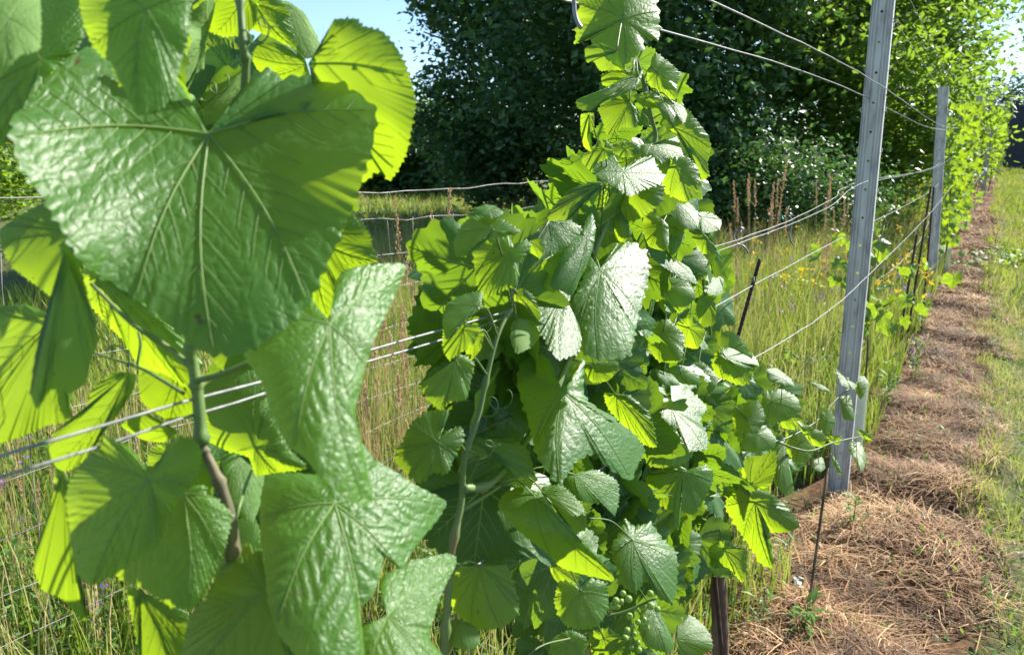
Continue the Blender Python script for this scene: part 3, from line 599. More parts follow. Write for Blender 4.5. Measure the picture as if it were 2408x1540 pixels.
def traced_leaf(spec, parent, lod, tkey):
    """a leaf whose margin follows the photograph; it gets its own distance, tilt and curvature"""
    t, cl, J, P = spec[:4]; ov = spec[4] if len(spec) > 4 else {}
    P = np.array(P, float); A, cen = poly_area_c(P); S = math.sqrt(A)
    if tkey == 'leaf' and cen[0] < 1900:
        tr = row_t(*cen); t = min(max(t, 0.80*tr), 0.93*tr)
    if J is None:
        J = cen-np.array([0, 0.22*(P[:, 1].max()-P[:, 1].min())])
    J = np.array(J, float)
    nO, nR = lod
    O, per = closed_spline(P, nO)
    # teeth
    tooth = S*ov.get('tooth', 0.06 if nO > 200 else 0.105); nt_ = max(10, int(per/tooth)); ph = np.arange(nO)/nO*nt_
    ph = ph+0.35*np.sin(np.arange(nO)/nO*2*math.pi*5+P[0, 0]); fr = ph % 1.0
    saw = np.where(fr < 0.65, fr/0.65, (1-fr)/0.35); amp = (0.6+0.5*np.sin(np.floor(ph)*2.3))*S*(0.042 if nO > 200 else 0.08)*ov.get('ta', 1.0)
    tg = np.roll(O, -1, 0)-np.roll(O, 1, 0); nr = np.stack([tg[:, 1], -tg[:, 0]], 1); nr /= np.linalg.norm(nr, axis=1)[:, None]+1e-9
    mid = O-cen; sgn = 1 if (nr*mid).sum() > 0 else -1
    dj = np.linalg.norm(O-J, axis=1); fade = smoothstep(0.12*S, 0.3*S, dj)
    O = O+nr*sgn*((saw-0.4)*amp*fade)[:, None]
    far = O[np.argmax(dj)] if 'tip' not in ov else np.array(ov['tip'], float)
    ax = (far-J)/np.linalg.norm(far-J); pw = np.array([-ax[1], ax[0]])
    # veins: main ones run to the lobes
    ang = np.arctan2((O-J)@pw, (O-J)@ax); rad = np.linalg.norm(O-J, axis=1)
    prim = []
    for a0 in (0, 45, -45, 95, -95):
        dd = np.abs((ang-R_(a0)+math.pi) % (2*math.pi)-math.pi); k = dd < R_(18)
        if not k.any(): continue
        i = np.where(k)[0][np.argmax(rad[k])]
        if rad[i] > 0.3*S: prim.append((O[i]-J)*0.95)
    segs = []; ribs = []
    for v in prim:
        Lv = np.linalg.norm(v); d = v/Lv; nn = np.array([-d[1], d[0]]); bow = 0.05*Lv*(1 if (v@pw) > 0 else -1)
        q = np.linspace(0, 1, 9); pts = J+v*q[:, None]+nn*(bow*np.sin(math.pi*q))[:, None]
        ribs.append((pts, 0.012*S, 0.004*S)); segs += [(pts[i], pts[i+1], 1.0) for i in range(8)]
        for j, f in enumerate((0.18, 0.32, 0.46, 0.6, 0.73, 0.86)):
            for sd_ in (1, -1):
                s0 = J+v*f+nn*bow*math.sin(math.pi*f); dr = d*0.72+nn*sd_*0.7; dr /= np.linalg.norm(dr)
                ln = Lv*(0.36*(1-f)+0.10)*(0.85+0.3*random.random()); 
                i = np.argmin(np.linalg.norm(O-(s0+dr*ln), axis=1)); 
                pp = s0+dr*ln*np.linspace(0, 1, 8)[:, None]+d*(0.14*ln*np.linspace(0, 1, 8)**2)[:, None]
                # stop inside the margin
                lim = []
                for z_ in pp:
                    a1 = math.atan2((z_-J)@pw, (z_-J)@ax); kk = np.argmin(np.abs((ang-a1+math.pi) % (2*math.pi)-math.pi)); own = abs((a1-math.atan2(v@pw, v@ax)+math.pi) % (2*math.pi)-math.pi)
                    oth = min([abs((a1-math.atan2(w_@pw, w_@ax)+math.pi) % (2*math.pi)-math.pi) for w_ in prim if w_ is not v] or [9]); lim.append(np.linalg.norm(z_-J) < rad[kk]*0.96 and own < oth*1.05)
                m_ = 0
                while m_ < 8 and lim[m_]: m_ += 1
                if m_ >= 2: ribs.append((pp[:m_], 0.0040*S, 0.0015*S)); segs += [(pp[q_], pp[q_+1], 0.55) for q_ in range(m_-1)]
    c0 = CLS[cl]; tx, ty, dome, fold, curl = [ov.get(k_, c0[i_]) for i_, k_ in enumerate(('tx', 'ty', 'dome', 'fold', 'curl'))]
    jit = ov.get('jit', 0.12); tx += random.gauss(0, jit); ty += random.gauss(0, jit)
    Sm = S*t/F_PX; phs = random.random()*6.28; ctr = (J+cen)/2
    vA = ov.get('vein', 0.003 if cl in 'GY' else 0.006)*(1 if nO > 200 else 0.7)
    def depth(Q, s, th, veins=True):
        u = (Q[:, 0]-ctr[0])/S; v = -(Q[:, 1]-ctr[1])/S; wl = ((Q-J)@pw)/S; al = ((Q-J)@ax)/S
        f = tx*u+ty*v+dome*(0.35*al*al+wl*wl)*0.9+fold*np.sqrt(wl*wl+0.004)+curl*s**5
        f += ov.get('cx', 0)*u*u+ov.get('cy', 0)*v*v
        f += 0.022*np.sin(5*th+phs)*s**2*ov.get('wave', 1.0)+0.01*np.sin(11*th+2*phs)*s**3+(0.012 if nO > 200 else 0.03)*(vnoise(Q[:, 0], Q[:, 1], S*(0.22 if nO > 200 else 0.4), 5)-0.5)
        if veins:
            h = np.full(len(Q), 9.0, np.float32); Qx = Q[:, 0].astype(np.float32); Qy = Q[:, 1].astype(np.float32)
            for a_, b_, wgt in segs:
                ab = b_-a_; L2 = ab@ab+1e-9; dx = Qx-np.float32(a_[0]); dy = Qy-np.float32(a_[1])
                q_ = np.minimum(np.maximum((dx*np.float32(ab[0])+dy*np.float32(ab[1]))/np.float32(L2), 0), 1)
                dx -= q_*np.float32(ab[0]); dy -= q_*np.float32(ab[1])
                h = np.minimum(h, np.sqrt(dx*dx+dy*dy)*np.float32(1/S/wgt**0.5)+np.float32((1-wgt)*0.012))
            h = h.astype(float)
            f -= vA*(1-np.exp(-(h/0.045)**1.3))
        return f*Sm
    s = np.linspace(0, 1, nR+1)[1:]**0.92; th = np.arctan2(O[:, 1]-J[1], O[:, 0]-J[0])
    Q = (J+(O-J)[None]*s[:, None, None]).reshape(-1, 2); ss = np.repeat(s, nO); tt = np.tile(th, nR)
    Q = np.vstack([J, Q]); ss = np.concatenate([[0], ss]); tt = np.concatenate([[0], tt])
    D = t+depth(Q, ss, tt); V = at_np(Q[:, 0], Q[:, 1], D)
    i0 = 1+np.arange(nO); i1 = 1+(np.arange(nO)+1) % nO
    T = np.stack([np.zeros(nO, int), i0, i1], 1)
    Qd = np.concatenate([np.stack([i0+r*nO, i0+(r+1)*nO, i1+(r+1)*nO, i1+r*nO], 1) for r in range(nR-1)])
    a3, b3, c3 = V[Qd[:, 0]], V[Qd[:, 1]], V[Qd[:, 2]]; nrm = np.cross(b3-a3, c3-a3); tocam = CAM-a3
    side = np.sign((nrm*tocam).sum(1).sum())*(-1 if ov.get('under') else 1)
    if side < 0: T = T[:, ::-1]; Qd = Qd[:, ::-1]
    UVc = np.stack([(Q-J)@pw/S, (Q-J)@ax/S], 1)+np.array([random.random()*7, random.random()*7]) 
    # veins as ribbons on both faces
    RV_, RQ, RU = [], [], []; nb_ = len(V)
    E, RZ = [], []
    for pts, w0, w1 in ribs:
        m_ = len(pts); d = np.gradient(pts, axis=0); d /= np.linalg.norm(d, axis=1)[:, None]+1e-9; nn = np.stack([-d[:, 1], d[:, 0]], 1)
        wv = np.linspace(w0, w1, m_)[:, None]; E.append(np.vstack([pts-nn*wv*0.5, pts, pts+nn*wv*0.5]))
        RZ.append(np.concatenate([np.zeros(m_), np.ones(m_), np.zeros(m_)])*0.007*Sm*(w0/(0.011*S)))
    EE = np.vstack(E); RZ = np.concatenate(RZ); thh = np.arctan2(EE[:, 1]-J[1], EE[:, 0]-J[0])
    t0_ = tt[1:nO+1]; idx = np.argmin(np.abs((t0_[None]-thh[:, None]+math.pi) % (2*math.pi)-math.pi), axis=1)
    sj = np.clip(np.linalg.norm(EE-J, axis=1)/(rad[idx]+1e-6), 0, 1); dz0 = depth(EE, sj, thh, False)+t
    k0 = nb_
    for off in (-1, 1):
        RV_.append(at_np(EE[:, 0], EE[:, 1], dz0+off*(0.004*Sm+RZ))); RU.append(EE/S)
        for e in E:
            m_ = len(e)//3; ar = np.arange(m_-1)
            RQ.append(np.stack([k0+ar, k0+ar+1, k0+m_+ar+1, k0+m_+ar], 1)); RQ.append(np.stack([k0+m_+ar, k0+m_+ar+1, k0+2*m_+ar+1, k0+2*m_+ar], 1)); k0 += 3*m_
    Vall = np.vstack([V]+RV_); uvall = np.vstack([UVc]+RU)
    org = V[0].copy(); me = mesh('leaf', Vall-org, [Qd, T, np.concatenate(RQ)], [M[tkey], M['vein']], [0, 0, 1], uv=uvall, tint=np.full(len(Vall), random.random()*0.6))
    o = bpy.data.objects.new('leaf', me); COL.objects.link(o); o.parent = parent; o.location = Vector(org)-parent_world(parent)
    return o, org, Sm
def rt(x, y, k): return row_t(x, y)*k
def petiole(o, org, target, rad, mat='shoot'):
    d = np.array(target)-org; L = np.linalg.norm(d)
    if L > 0.11: d = d/L*0.11
    m = d*0.5+np.array([0, 0, 0.012]); P = smooth_path([np.zeros(3), m, d], 5); b = MB(); b.tube(P, np.linspace(rad*0.8, rad, len(P)), 6)
    me = b.build('petiole', M[mat], loc=(0, 0, 0)); me.parent = o
# template leaves for the foliage behind the traced ones
def template(seed, nO=120, nR=9, veins=True):
    r_ = random.Random(seed); th = np.linspace(-math.pi, math.pi, nO, endpoint=False)
    lob = 0.62+0.0*th; lobes = [(0, 0.46, 0.36), (0.95, 0.32, 0.30), (-0.95, 0.32, 0.30), (1.95, 0.18, 0.40), (-1.95, 0.18, 0.40)]
    lobes = [(a+(r_.gauss(0, .08) if a else 0), h_*r_.uniform(.6, 1.3), w_*r_.uniform(.85, 1.15)) for a, h_, w_ in lobes]
    for a, h_, w_ in lobes: lob += h_*np.exp(-((th-a)/w_)**2)
    lob *= 1-0.93*np.exp(-((np.abs(th)-math.pi)/0.28)**2)
    nt_ = max(8, nO//4); f_ = (np.arange(nO)/nO*nt_+0.3*np.sin(th*5+seed)) % 1.0; saw = np.where(f_ < 0.65, f_/0.65, (1-f_)/0.35)-0.4; lob *= 1+0.10*saw
    O = np.stack([np.sin(th)*lob, np.cos(th)*lob], 1)*0.62
    s = np.linspace(0, 1, nR+1)[1:]; Q = np.vstack([[0, 0], (O[None]*s[:, None, None]).reshape(-1, 2)])
    ss = np.concatenate([[0], np.repeat(s, nO)]); tt = np.concatenate([[0], np.tile(th, nR)])
    fo_, dr_, cu = r_.uniform(-0.2, 0.8), r_.uniform(-0.1, 0.9), r_.uniform(-0.2, 0.5); ph = r_.random()*6
    ribs, segs = [], []
    if veins:
        for a, _, _ in lobes:
            k = np.argmin(np.abs(th-a)); v = O[k]*0.94; L = np.linalg.norm(v); dv = v/L; n_ = np.array([-dv[1], dv[0]])
            ribs.append((np.linspace(0, 1, 7)[:, None]*v, .014, .004)); segs.append((np.zeros(2), v, 1.0))
            for f in (.2, .36, .52, .68, .83):
                for sd_ in (1, -1):
                    dr = dv*.75+n_*sd_*.66; ln = L*(.34*(1-f)+.09); p0 = v*f; pp = p0+dr*ln*np.linspace(0, 1, 4)[:, None]+dv*(.1*ln*np.linspace(0, 1, 4)**2)[:, None]
                    ribs.append((pp, .006, .002)); segs.append((p0, pp[-1], .55))
    def zf(Q, ss, tt, cr=True):
        z = -(fo_*np.sqrt(Q[:, 0]**2+.002)*0.6+dr_*Q[:, 1]**2*0.6+cu*(Q**2).sum(1))+0.045*np.sin(4*tt+ph)*ss**2+0.02*np.sin(9*tt+ph*2)*ss**3+0.03*(vnoise(Q[:, 0]+9, Q[:, 1]+9, .22, seed)-.5)
        if cr and segs:
            h = np.full(len(Q), 9.0)
            for a_, b_, wg in segs:
                ab = b_-a_; q = np.clip(((Q-a_)@ab)/(ab@ab), 0, 1); h = np.minimum(h, np.linalg.norm(Q-a_-q[:, None]*ab, axis=1)/wg**.5+(1-wg)*.012)
            z += 0.0075*(1-np.exp(-(h/.045)**1.3))
        return z
    V = np.column_stack([Q, zf(Q, ss, tt)])
    i0 = 1+np.arange(nO); i1 = 1+(np.arange(nO)+1) % nO
    T = np.stack([np.zeros(nO, int), i1, i0], 1); Qd = np.concatenate([np.stack([i0+r*nO, i1+r*nO, i1+(r+1)*nO, i0+(r+1)*nO], 1) for r in range(nR-1)])
    VV, QQ = [V], []; k0 = len(V)
    for pts, w0, w1 in ribs:
        m_ = len(pts); dd = np.gradient(pts, axis=0); dd /= np.linalg.norm(dd, axis=1)[:, None]+1e-9; n_ = np.stack([-dd[:, 1], dd[:, 0]], 1); wv = np.linspace(w0, w1, m_)[:, None]
        e = np.vstack([pts-n_*wv*0.5, pts+n_*wv*0.5]); te = np.arctan2(e[:, 0], e[:, 1]); kk = np.argmin(np.abs(te[:, None]-th[None]), axis=1)
        z = zf(e, np.clip(np.linalg.norm(e, axis=1)/(np.linalg.norm(O, axis=1)[kk]+1e-6), 0, 1), te, False)
        for off in (0.005, -0.005):
            VV.append(np.column_stack([e, z+off])); ar = np.arange(m_-1); QQ.append(np.stack([k0+ar, k0+ar+1, k0+m_+ar+1, k0+m_+ar], 1)); k0 += 2*m_
    Vn = np.vstack(VV)
    return Vn, Qd, T, (np.concatenate(QQ) if QQ else None), Vn[:, :2]+seed*0.37
TPL = [template(s) for s in range(12)]; TPL_S = [template(s, 30, 2, False) for s in range(6)]
TPL_ME = {}
def frames(a, nrm):
    a = a/np.linalg.norm(a, axis=-1, keepdims=True); nrm = nrm-a*(nrm*a).sum(-1, keepdims=True); nrm /= np.linalg.norm(nrm, axis=-1, keepdims=True)+1e-9
    return np.cross(a, nrm), a, nrm
def leaf_mass(name, P, a, nrm, size, parent, mat, tpl):
    Xv, Av, Nv = frames(a, nrm); Vs, Qs, Ts, Rs, US, TI = [], [], [], [], [], []; n0 = 0; pick = rng.integers(0, len(tpl), len(P))
    for i in range(len(P)):
        V, Qd, T, RQ, U = tpl[pick[i]]; v = P[i]+size[i]*(V[:, :1]*Xv[i]+V[:, 1:2]*Av[i]+V[:, 2:3]*Nv[i])
        Vs.append(v); Qs.append(Qd+n0); Ts.append(T+n0); US.append(U+i*0.13); TI.append(np.full(len(V), rng.uniform(0, 0.9)))
        if RQ is not None: Rs.append(RQ+n0)
        n0 += len(V)
    fs = [np.concatenate(Qs), np.concatenate(Ts)]; mi = [0, 0]
    if Rs: fs.append(np.concatenate(Rs)); mi.append(1)
    me = mesh(name, np.concatenate(Vs), fs, [M[mat], M['vein']], mi, uv=np.concatenate(US), tint=np.concatenate(TI)); return link(name, me, parent)
def leaf_single(P, a, nrm, size, parent, mat='leaf'):
    k = int(rng.integers(0, 12)); key = (k, mat)
    if key not in TPL_ME:
        V, Qd, T, RQ, U = TPL[k]; TPL_ME[key] = mesh('leaf', V, [Qd, T, RQ], [M[mat], M['vein']], [0, 0, 1], uv=U, tint=np.full(len(V), 0.1*k))
    X_, A_, N_ = frames(a[None], nrm[None]); m = Matrix([[*X_[0]], [*A_[0]], [*N_[0]]]).transposed().to_4x4()
    o = bpy.data.objects.new('leaf', TPL_ME[key]); COL.objects.link(o); o.parent = parent
    o.matrix_basis = Matrix.Translation(Vector(P)-parent_world(parent)) @ m @ Matrix.Scale(size, 4); return o
def in_poly(x, y, P):
    P = np.array(P, float); c = np.zeros(len(x), bool); j = len(P)-1
    for i in range(len(P)):
        xi, yi, xj, yj = *P[i], *P[j]
        c ^= ((yi > y) != (yj > y)) & (x < (xj-xi)*(y-yi)/((yj-yi) or 1e-9)+xi); j = i
    return c
def filler(parent, poly, n, k0, k1, size, mat='leaf_in', single=0, tpl=None, up=0.55):
    """leaves filling the depth of the vine behind its outer ones"""
    P_ = np.array(poly, float); lo, hi = P_.min(0), P_.max(0); xs, ys = [], []
    while len(xs) < n:
        x = rng.uniform(lo[0], hi[0], 400); y = rng.uniform(lo[1], hi[1], 400); k = in_poly(x, y, poly); xs += list(x[k]); ys += list(y[k])
    xs, ys = np.array(xs[:n]), np.array(ys[:n]); pts, a, nn, sz = [], [], [], []
    for x, y in zip(xs, ys):
        t = row_t(x, y)*rng.uniform(k0, k1); pts.append(at(x, y, t))
        d = rng.normal(0, 0.5, 3); d[2] -= 0.75; a.append(d); m_ = rng.normal(0, 0.45, 3)-FH*0.55+np.array([0, 0, up]); nn.append(m_); sz.append(rng.uniform(*size))
    pts, a, nn, sz = map(np.array, (pts, a, nn, sz))
    for i in range(min(single, n)): leaf_single(pts[i], a[i], nn[i], sz[i], parent, mat)
    if n > single:
        o = leaf_mass('foliage', pts[single:], a[single:], nn[single:], sz[single:], parent, mat, tpl or TPL); o['kind'] = 'stuff'
def shoot(pts, r0, r1, parent, mat='shoot', name='shoot', nodes=True, k=1.0, ts=None):
    P = np.array([at(x, y, ts[i] if ts is not None else row_t(x, y)*k) for i, (x, y) in enumerate(pts)]); P = smooth_path(P, 6)
    r = np.linspace(r0, r1, len(P))
    if nodes: r = r*np.where(np.arange(len(P)) % 11 == 4, 1.5, np.where(np.abs(np.arange(len(P)) % 11-4) == 1, 1.12, 1.0))
    b = MB(); b.tube(P, r, 10); b.build(name, M[mat], parent); return P
def attach(leaves, paths, rad):
    allp = np.vstack(paths)
    for o, org, Sm in leaves:
        d = np.linalg.norm(allp-org, axis=1); i = np.argmin(d)
        petiole(o, org, allp[i], rad)
# ------------------------------------------------------------------ the vines
def vine(px, py, label, cat='grapevine', group=None):
    p = at(px, py, row_t(px, py)); b = np.array([ROWX, p[1], float(Hs(ROWX, p[1]))]); return empty('grapevine', b, label, cat, group), b
# ---- near vine at the left
VA, bA = vine(470, 900, 'nearest grapevine filling the left of the view with very large dark green leaves')
LA = [
 # t, class, junction, outline, overrides
 (.50, 'M', (490, 315), [(545,300),(560,270),(581,205),(598,175),(626,162),(651,172),(665,190),(711,178),(781,192),(821,205),(851,225),(886,260),(881,300),(876,350),(851,425),(836,475),(791,575),(751,665),(725,720),(650,790),(560,835),(500,835),(450,812),(400,765),(300,690),(190,615),(150,550),(100,465),(45,390),(22,290),(60,240),(110,170),(210,110),(330,150),(420,195),(450,265),(475,308)], dict(tip=(520,830), tx=.34, ty=.60, dome=.0, fold=.0, cx=-.62, cy=.1, curl=.06, ta=.7, jit=0)),
 (.44, 'M', (345, 20), [(190,-60),(447,-60),(447,40),(442,95),(425,150),(412,215),(385,255),(355,262),(318,268),(300,225),(275,190),(262,150),(225,120),(205,80),(190,30)], dict(ty=.45, jit=0, tip=(330,265))),
 (.40, 'L', (20, 40), [(-60,-60),(85,-50),(97,55),(92,118),(45,132),(10,170),(-60,200)], dict(under=1, tip=(60,130), ty=.9, jit=0)),
 (.46, 'M', (95, 140), [(60,-40),(205,-40),(205,60),(180,120),(120,175),(60,260),(20,330),(-60,380),(-60,160)], dict(tip=(-20,340), jit=0)),
 (.545, 'Y', (726, 150), [(756,115),(781,65),(791,45),(841,45),(851,60),(901,75),(931,110),(951,145),(966,190),(978,240),(968,300),(956,360),(936,400),(916,427),(905,405),(891,405),(876,410),(858,428),(846,425),(800,330),(740,220)], dict(tip=(950,300), ty=-.3, tx=-.05, wave=.5, jit=0)),
 (.64, 'Y', (722, 152), [(718,140),(700,120),(670,105),(641,100),(606,108),(592,135),(606,165),(640,185),(690,195),(730,190)], dict(tip=(595,130), jit=0)),
 (.63, 'Y', (580, -20), [(400,-60),(410,0),(435,42),(455,62),(500,78),(530,88),(580,80),(605,50),(600,-60)], dict(tip=(440,50), jit=0)),
 (.66, 'Y', (600, 10), [(560,-60),(575,30),(590,68),(640,88),(668,105),(697,118),(691,80),(680,35),(655,-10),(630,-60)], dict(tip=(695,115), jit=0)),
 (.72, 'L', (690, 20), [(640,0),(680,5),(715,30),(735,65),(752,100),(742,135),(715,138),(690,110),(670,60)], dict(under=1, tip=(745,130), tooth=.06)),
 (.72, 'D', (560, 200), [(445,60),(500,75),(565,110),(595,180),(575,250),(520,318),(470,322),(430,270),(420,160)], dict(tip=(500,310), ty=.1)),
 (.60, 'Y', (740, 560), [(726,500),(790,480),(826,500),(851,520),(871,555),(876,580),(889,613),(851,625),(811,635),(791,660),(796,710),(788,730),(771,745),(751,730),(736,710),(700,690),(690,600)], dict(tip=(885,612), jit=0)),
 (.455, 'L', (775, 762), [(586,682),(606,668),(631,660),(660,650),(684,648),(706,668),(731,702),(751,735),(772,752),(791,735),(795,705),(787,665),(811,637),(856,624),(905,620),(946,620),(955,630),(936,675),(911,735),(881,795),(861,855),(851,900),(833,970),(843,1020),(856,1070),(866,1120),(876,1170),(871,1183),(851,1188),(811,1175),(781,1145),(746,1115),(721,1080),(681,1050),(651,1000),(631,945),(606,880),(581,850),(560,800),(550,750),(558,705)], dict(tip=(865,1180), tx=.42, ty=.85, dome=0, cx=1.0, cy=.25, fold=0, ta=.35, jit=0, vein=.02)),
 (.50, 'L', (786, 1182), [(611,1200),(616,1150),(631,1115),(681,1110),(731,1115),(790,1110),(835,1060),(851,1040),(881,1080),(921,1103),(981,1142),(1040,1172),(1051,1182),(1031,1220),(1001,1255),(966,1300),(946,1337),(926,1325),(903,1308),(895,1340),(891,1362),(876,1400),(843,1432),(851,1480),(860,1560),(860,1640),(740,1640),(696,1540),(656,1495),(631,1420),(621,1320),(612,1270)], dict(tip=(800,1600), tx=.35, ty=.85, dome=0, cx=.85, cy=.2, fold=0, ta=.3, jit=0, vein=.02)),
 (.53, 'L', (911, 1447), [(893,1368),(903,1352),(946,1332),(966,1316),(1001,1312),(1051,1300),(1073,1310),(1070,1332),(1051,1370),(1031,1415),(1018,1460),(1011,1505),(1048,1548),(1060,1640),(850,1640),(852,1520),(853,1475),(881,1463),(907,1450),(916,1415),(903,1390)], dict(tip=(960,1620), tx=.4, ty=.95, ta=.4, jit=0, vein=.02)),
 (.44, 'M', (352, 1128), [(372,1095),(395,1050),(425,1022),(465,1042),(475,1070),(462,1130),(425,1172),(392,1222),(370,1285),(325,1310),(275,1347),(215,1377),(180,1345),(165,1260),(155,1170),(170,1110),(210,1070),(250,1028),(300,1048),(333,1090)], dict(tip=(220,1370), tx=-.1, ty=.45, jit=0)),
 (.50, 'M', (430, 1160), [(445,1145),(480,1140),(500,1165),(545,1205),(540,1245),(525,1300),(490,1380),(450,1435),(400,1425),(340,1385),(278,1360),(272,1310),(330,1230),(390,1180)], dict(tip=(440,1430), ty=.42, jit=0)),
 (.49, 'M', (622, 1395), [(430,1640),(440,1460),(470,1420),(500,1370),(550,1295),(585,1275),(612,1300),(640,1400),(690,1540),(700,1640)], dict(tip=(480,1600), ty=.5, jit=0)),
 (.56, 'G', (330, 1390), [(300,1375),(350,1400),(440,1440),(435,1520),(430,1640),(340,1640),(320,1500),(305,1430)], dict(tip=(400,1600))),
 (.50, 'G', (150, 1110), [(130,1100),(160,1120),(172,1180),(165,1250),(178,1330),(190,1400),(205,1460),(180,1442),(145,1407),(100,1387),(80,1342),(85,1300),(112,1230),(125,1160)], dict(tip=(195,1455), tx=.15, jit=0)),
 (.55, 'G', (305, 875), [(260,878),(215,920),(200,970),(160,995),(125,1020),(110,1055),(115,1090),(150,1108),(195,1092),(235,1030),(280,970),(312,920),(320,880)], dict(tip=(115,1085), ty=.1, jit=0)),
 (.55, 'G', (120, 760), [(-60,860),(-60,735),(20,718),(60,716),(110,735),(150,770),(165,830),(165,900),(165,985),(110,1000),(60,1022),(0,1042),(-60,1050)], dict(tip=(40,1030), ty=.15, jit=0)),
 (.43, 'M', (150, 590), [(138,575),(165,588),(195,650),(212,720),(222,760),(232,800),(212,855),(202,900),(165,925),(118,915),(88,962),(72,925),(82,850),(98,780),(120,720),(158,650)], dict(tip=(88,958), ty=.4, fold=.35, jit=0)),
 (.54, 'G', (170, 545), [(102,478),(50,505),(0,540),(4,585),(30,630),(90,675),(135,708),(165,692),(195,640),(205,600),(170,540),(140,495)], dict(tip=(10,585), ty=.35, tx=-.1, jit=0)),
 (.60, 'D', (230, 650), [(195,625),(330,690),(440,790),(478,860),(440,912),(395,882),(330,862),(290,800),(240,750),(200,700)], dict(tip=(430,905), ty=.1)),
 (.56, 'D', (602, 1050), [(468,960),(482,905),(560,868),(622,880),(652,1000),(685,1060),(722,1100),(645,1112),(602,1118),(585,1075),(530,1058),(485,1032)], dict(tip=(720,1100), ty=.1, jit=0)),
 (.58, 'L', (560, 1080), [(520,1072),(555,1065),(592,1098),(622,1120),(612,1185),(596,1225),(575,1222),(540,1188),(528,1120)], dict(tip=(590,1220), ty=.8)),
 (.58, 'G', (410, 1012), [(285,1000),(330,965),(370,985),(418,1015),(385,1040),(335,1033)], dict(tip=(290,1000))),
 (.66, 'Y', (420, 1080), [(350,1060),(400,1040),(450,1060),(520,1110),(470,1180),(400,1240),(350,1200)], dict(tip=(360,1190))),
 (.62, 'G', (420, 840), [(330,820),(400,830),(470,880),(470,960),(400,990),(330,940)], dict(tip=(350,940))),
 (.66, 'D', (620, 760), [(500,700),(620,700),(700,760),(680,880),(560,900),(480,820)], dict(tip=(520,880))),
 (.60, 'D', (590, 1300), [(540,1230),(600,1220),(630,1300),(640,1400),(560,1440),(500,1380)], dict(tip=(560,1430))),
]
la = [traced_leaf(s, VA, (300, 40), 'leafA') for s in LA]
shA = shoot([(560, -60), (566, 30), (572, 110), (577, 175), (560, 380), (505, 620), (452, 800), (455, 860), (462, 905), (468, 960), (474, 1045)], .0024, .0042, VA, ts=[.53, .53, .53, .54, .56, .55, .52, .52, .52, .52, .52])
shA2 = shoot([(474, 1045), (485, 1070), (500, 1100), (530, 1172), (548, 1260), (545, 1400), (530, 1560), (520, 1800), (515, 2300), (512, 4000)], .0028, .0055, VA, 'cane', ts=[.52]*10)
shoot([(455, 870), (400, 820), (310, 760), (215, 668)], .0022, .0013, VA, nodes=False, name='petiole', ts=[.52, .53, .53, .55])
shoot([(462, 895), (520, 880), (590, 850)], .0022, .0016, VA, nodes=False, name='petiole', ts=[.52, .5, .5])
shoot([(432, 925), (375, 890), (322, 862), (220, 830)], .0014, .0009, VA, nodes=False, name='petiole', ts=[.52, .53, .54, .55])
shoot([(322, 862), (330, 810), (325, 780)], .0011, .0008, VA, nodes=False, name='petiole', ts=[.54, .54, .54])
shoot([(540, 1270), (560, 1200), (575, 1150), (592, 1105)], .0014, .001, VA, nodes=False, name='petiole', ts=[.53, .53, .55, .56])
filler(VA, [(120,0),(440,0),(600,80),(800,300),(780,560),(640,700),(560,760),(300,600),(120,430)], 26, 1.25, 1.6, (.08, .13), 'leaf_in', single=26)
filler(VA, [(480,720),(700,760),(760,1000),(780,1120),(760,1540),(560,1540),(420,1250),(470,1000)], 18, 1.2, 1.5, (.08, .12), 'leaf_in', single=18)
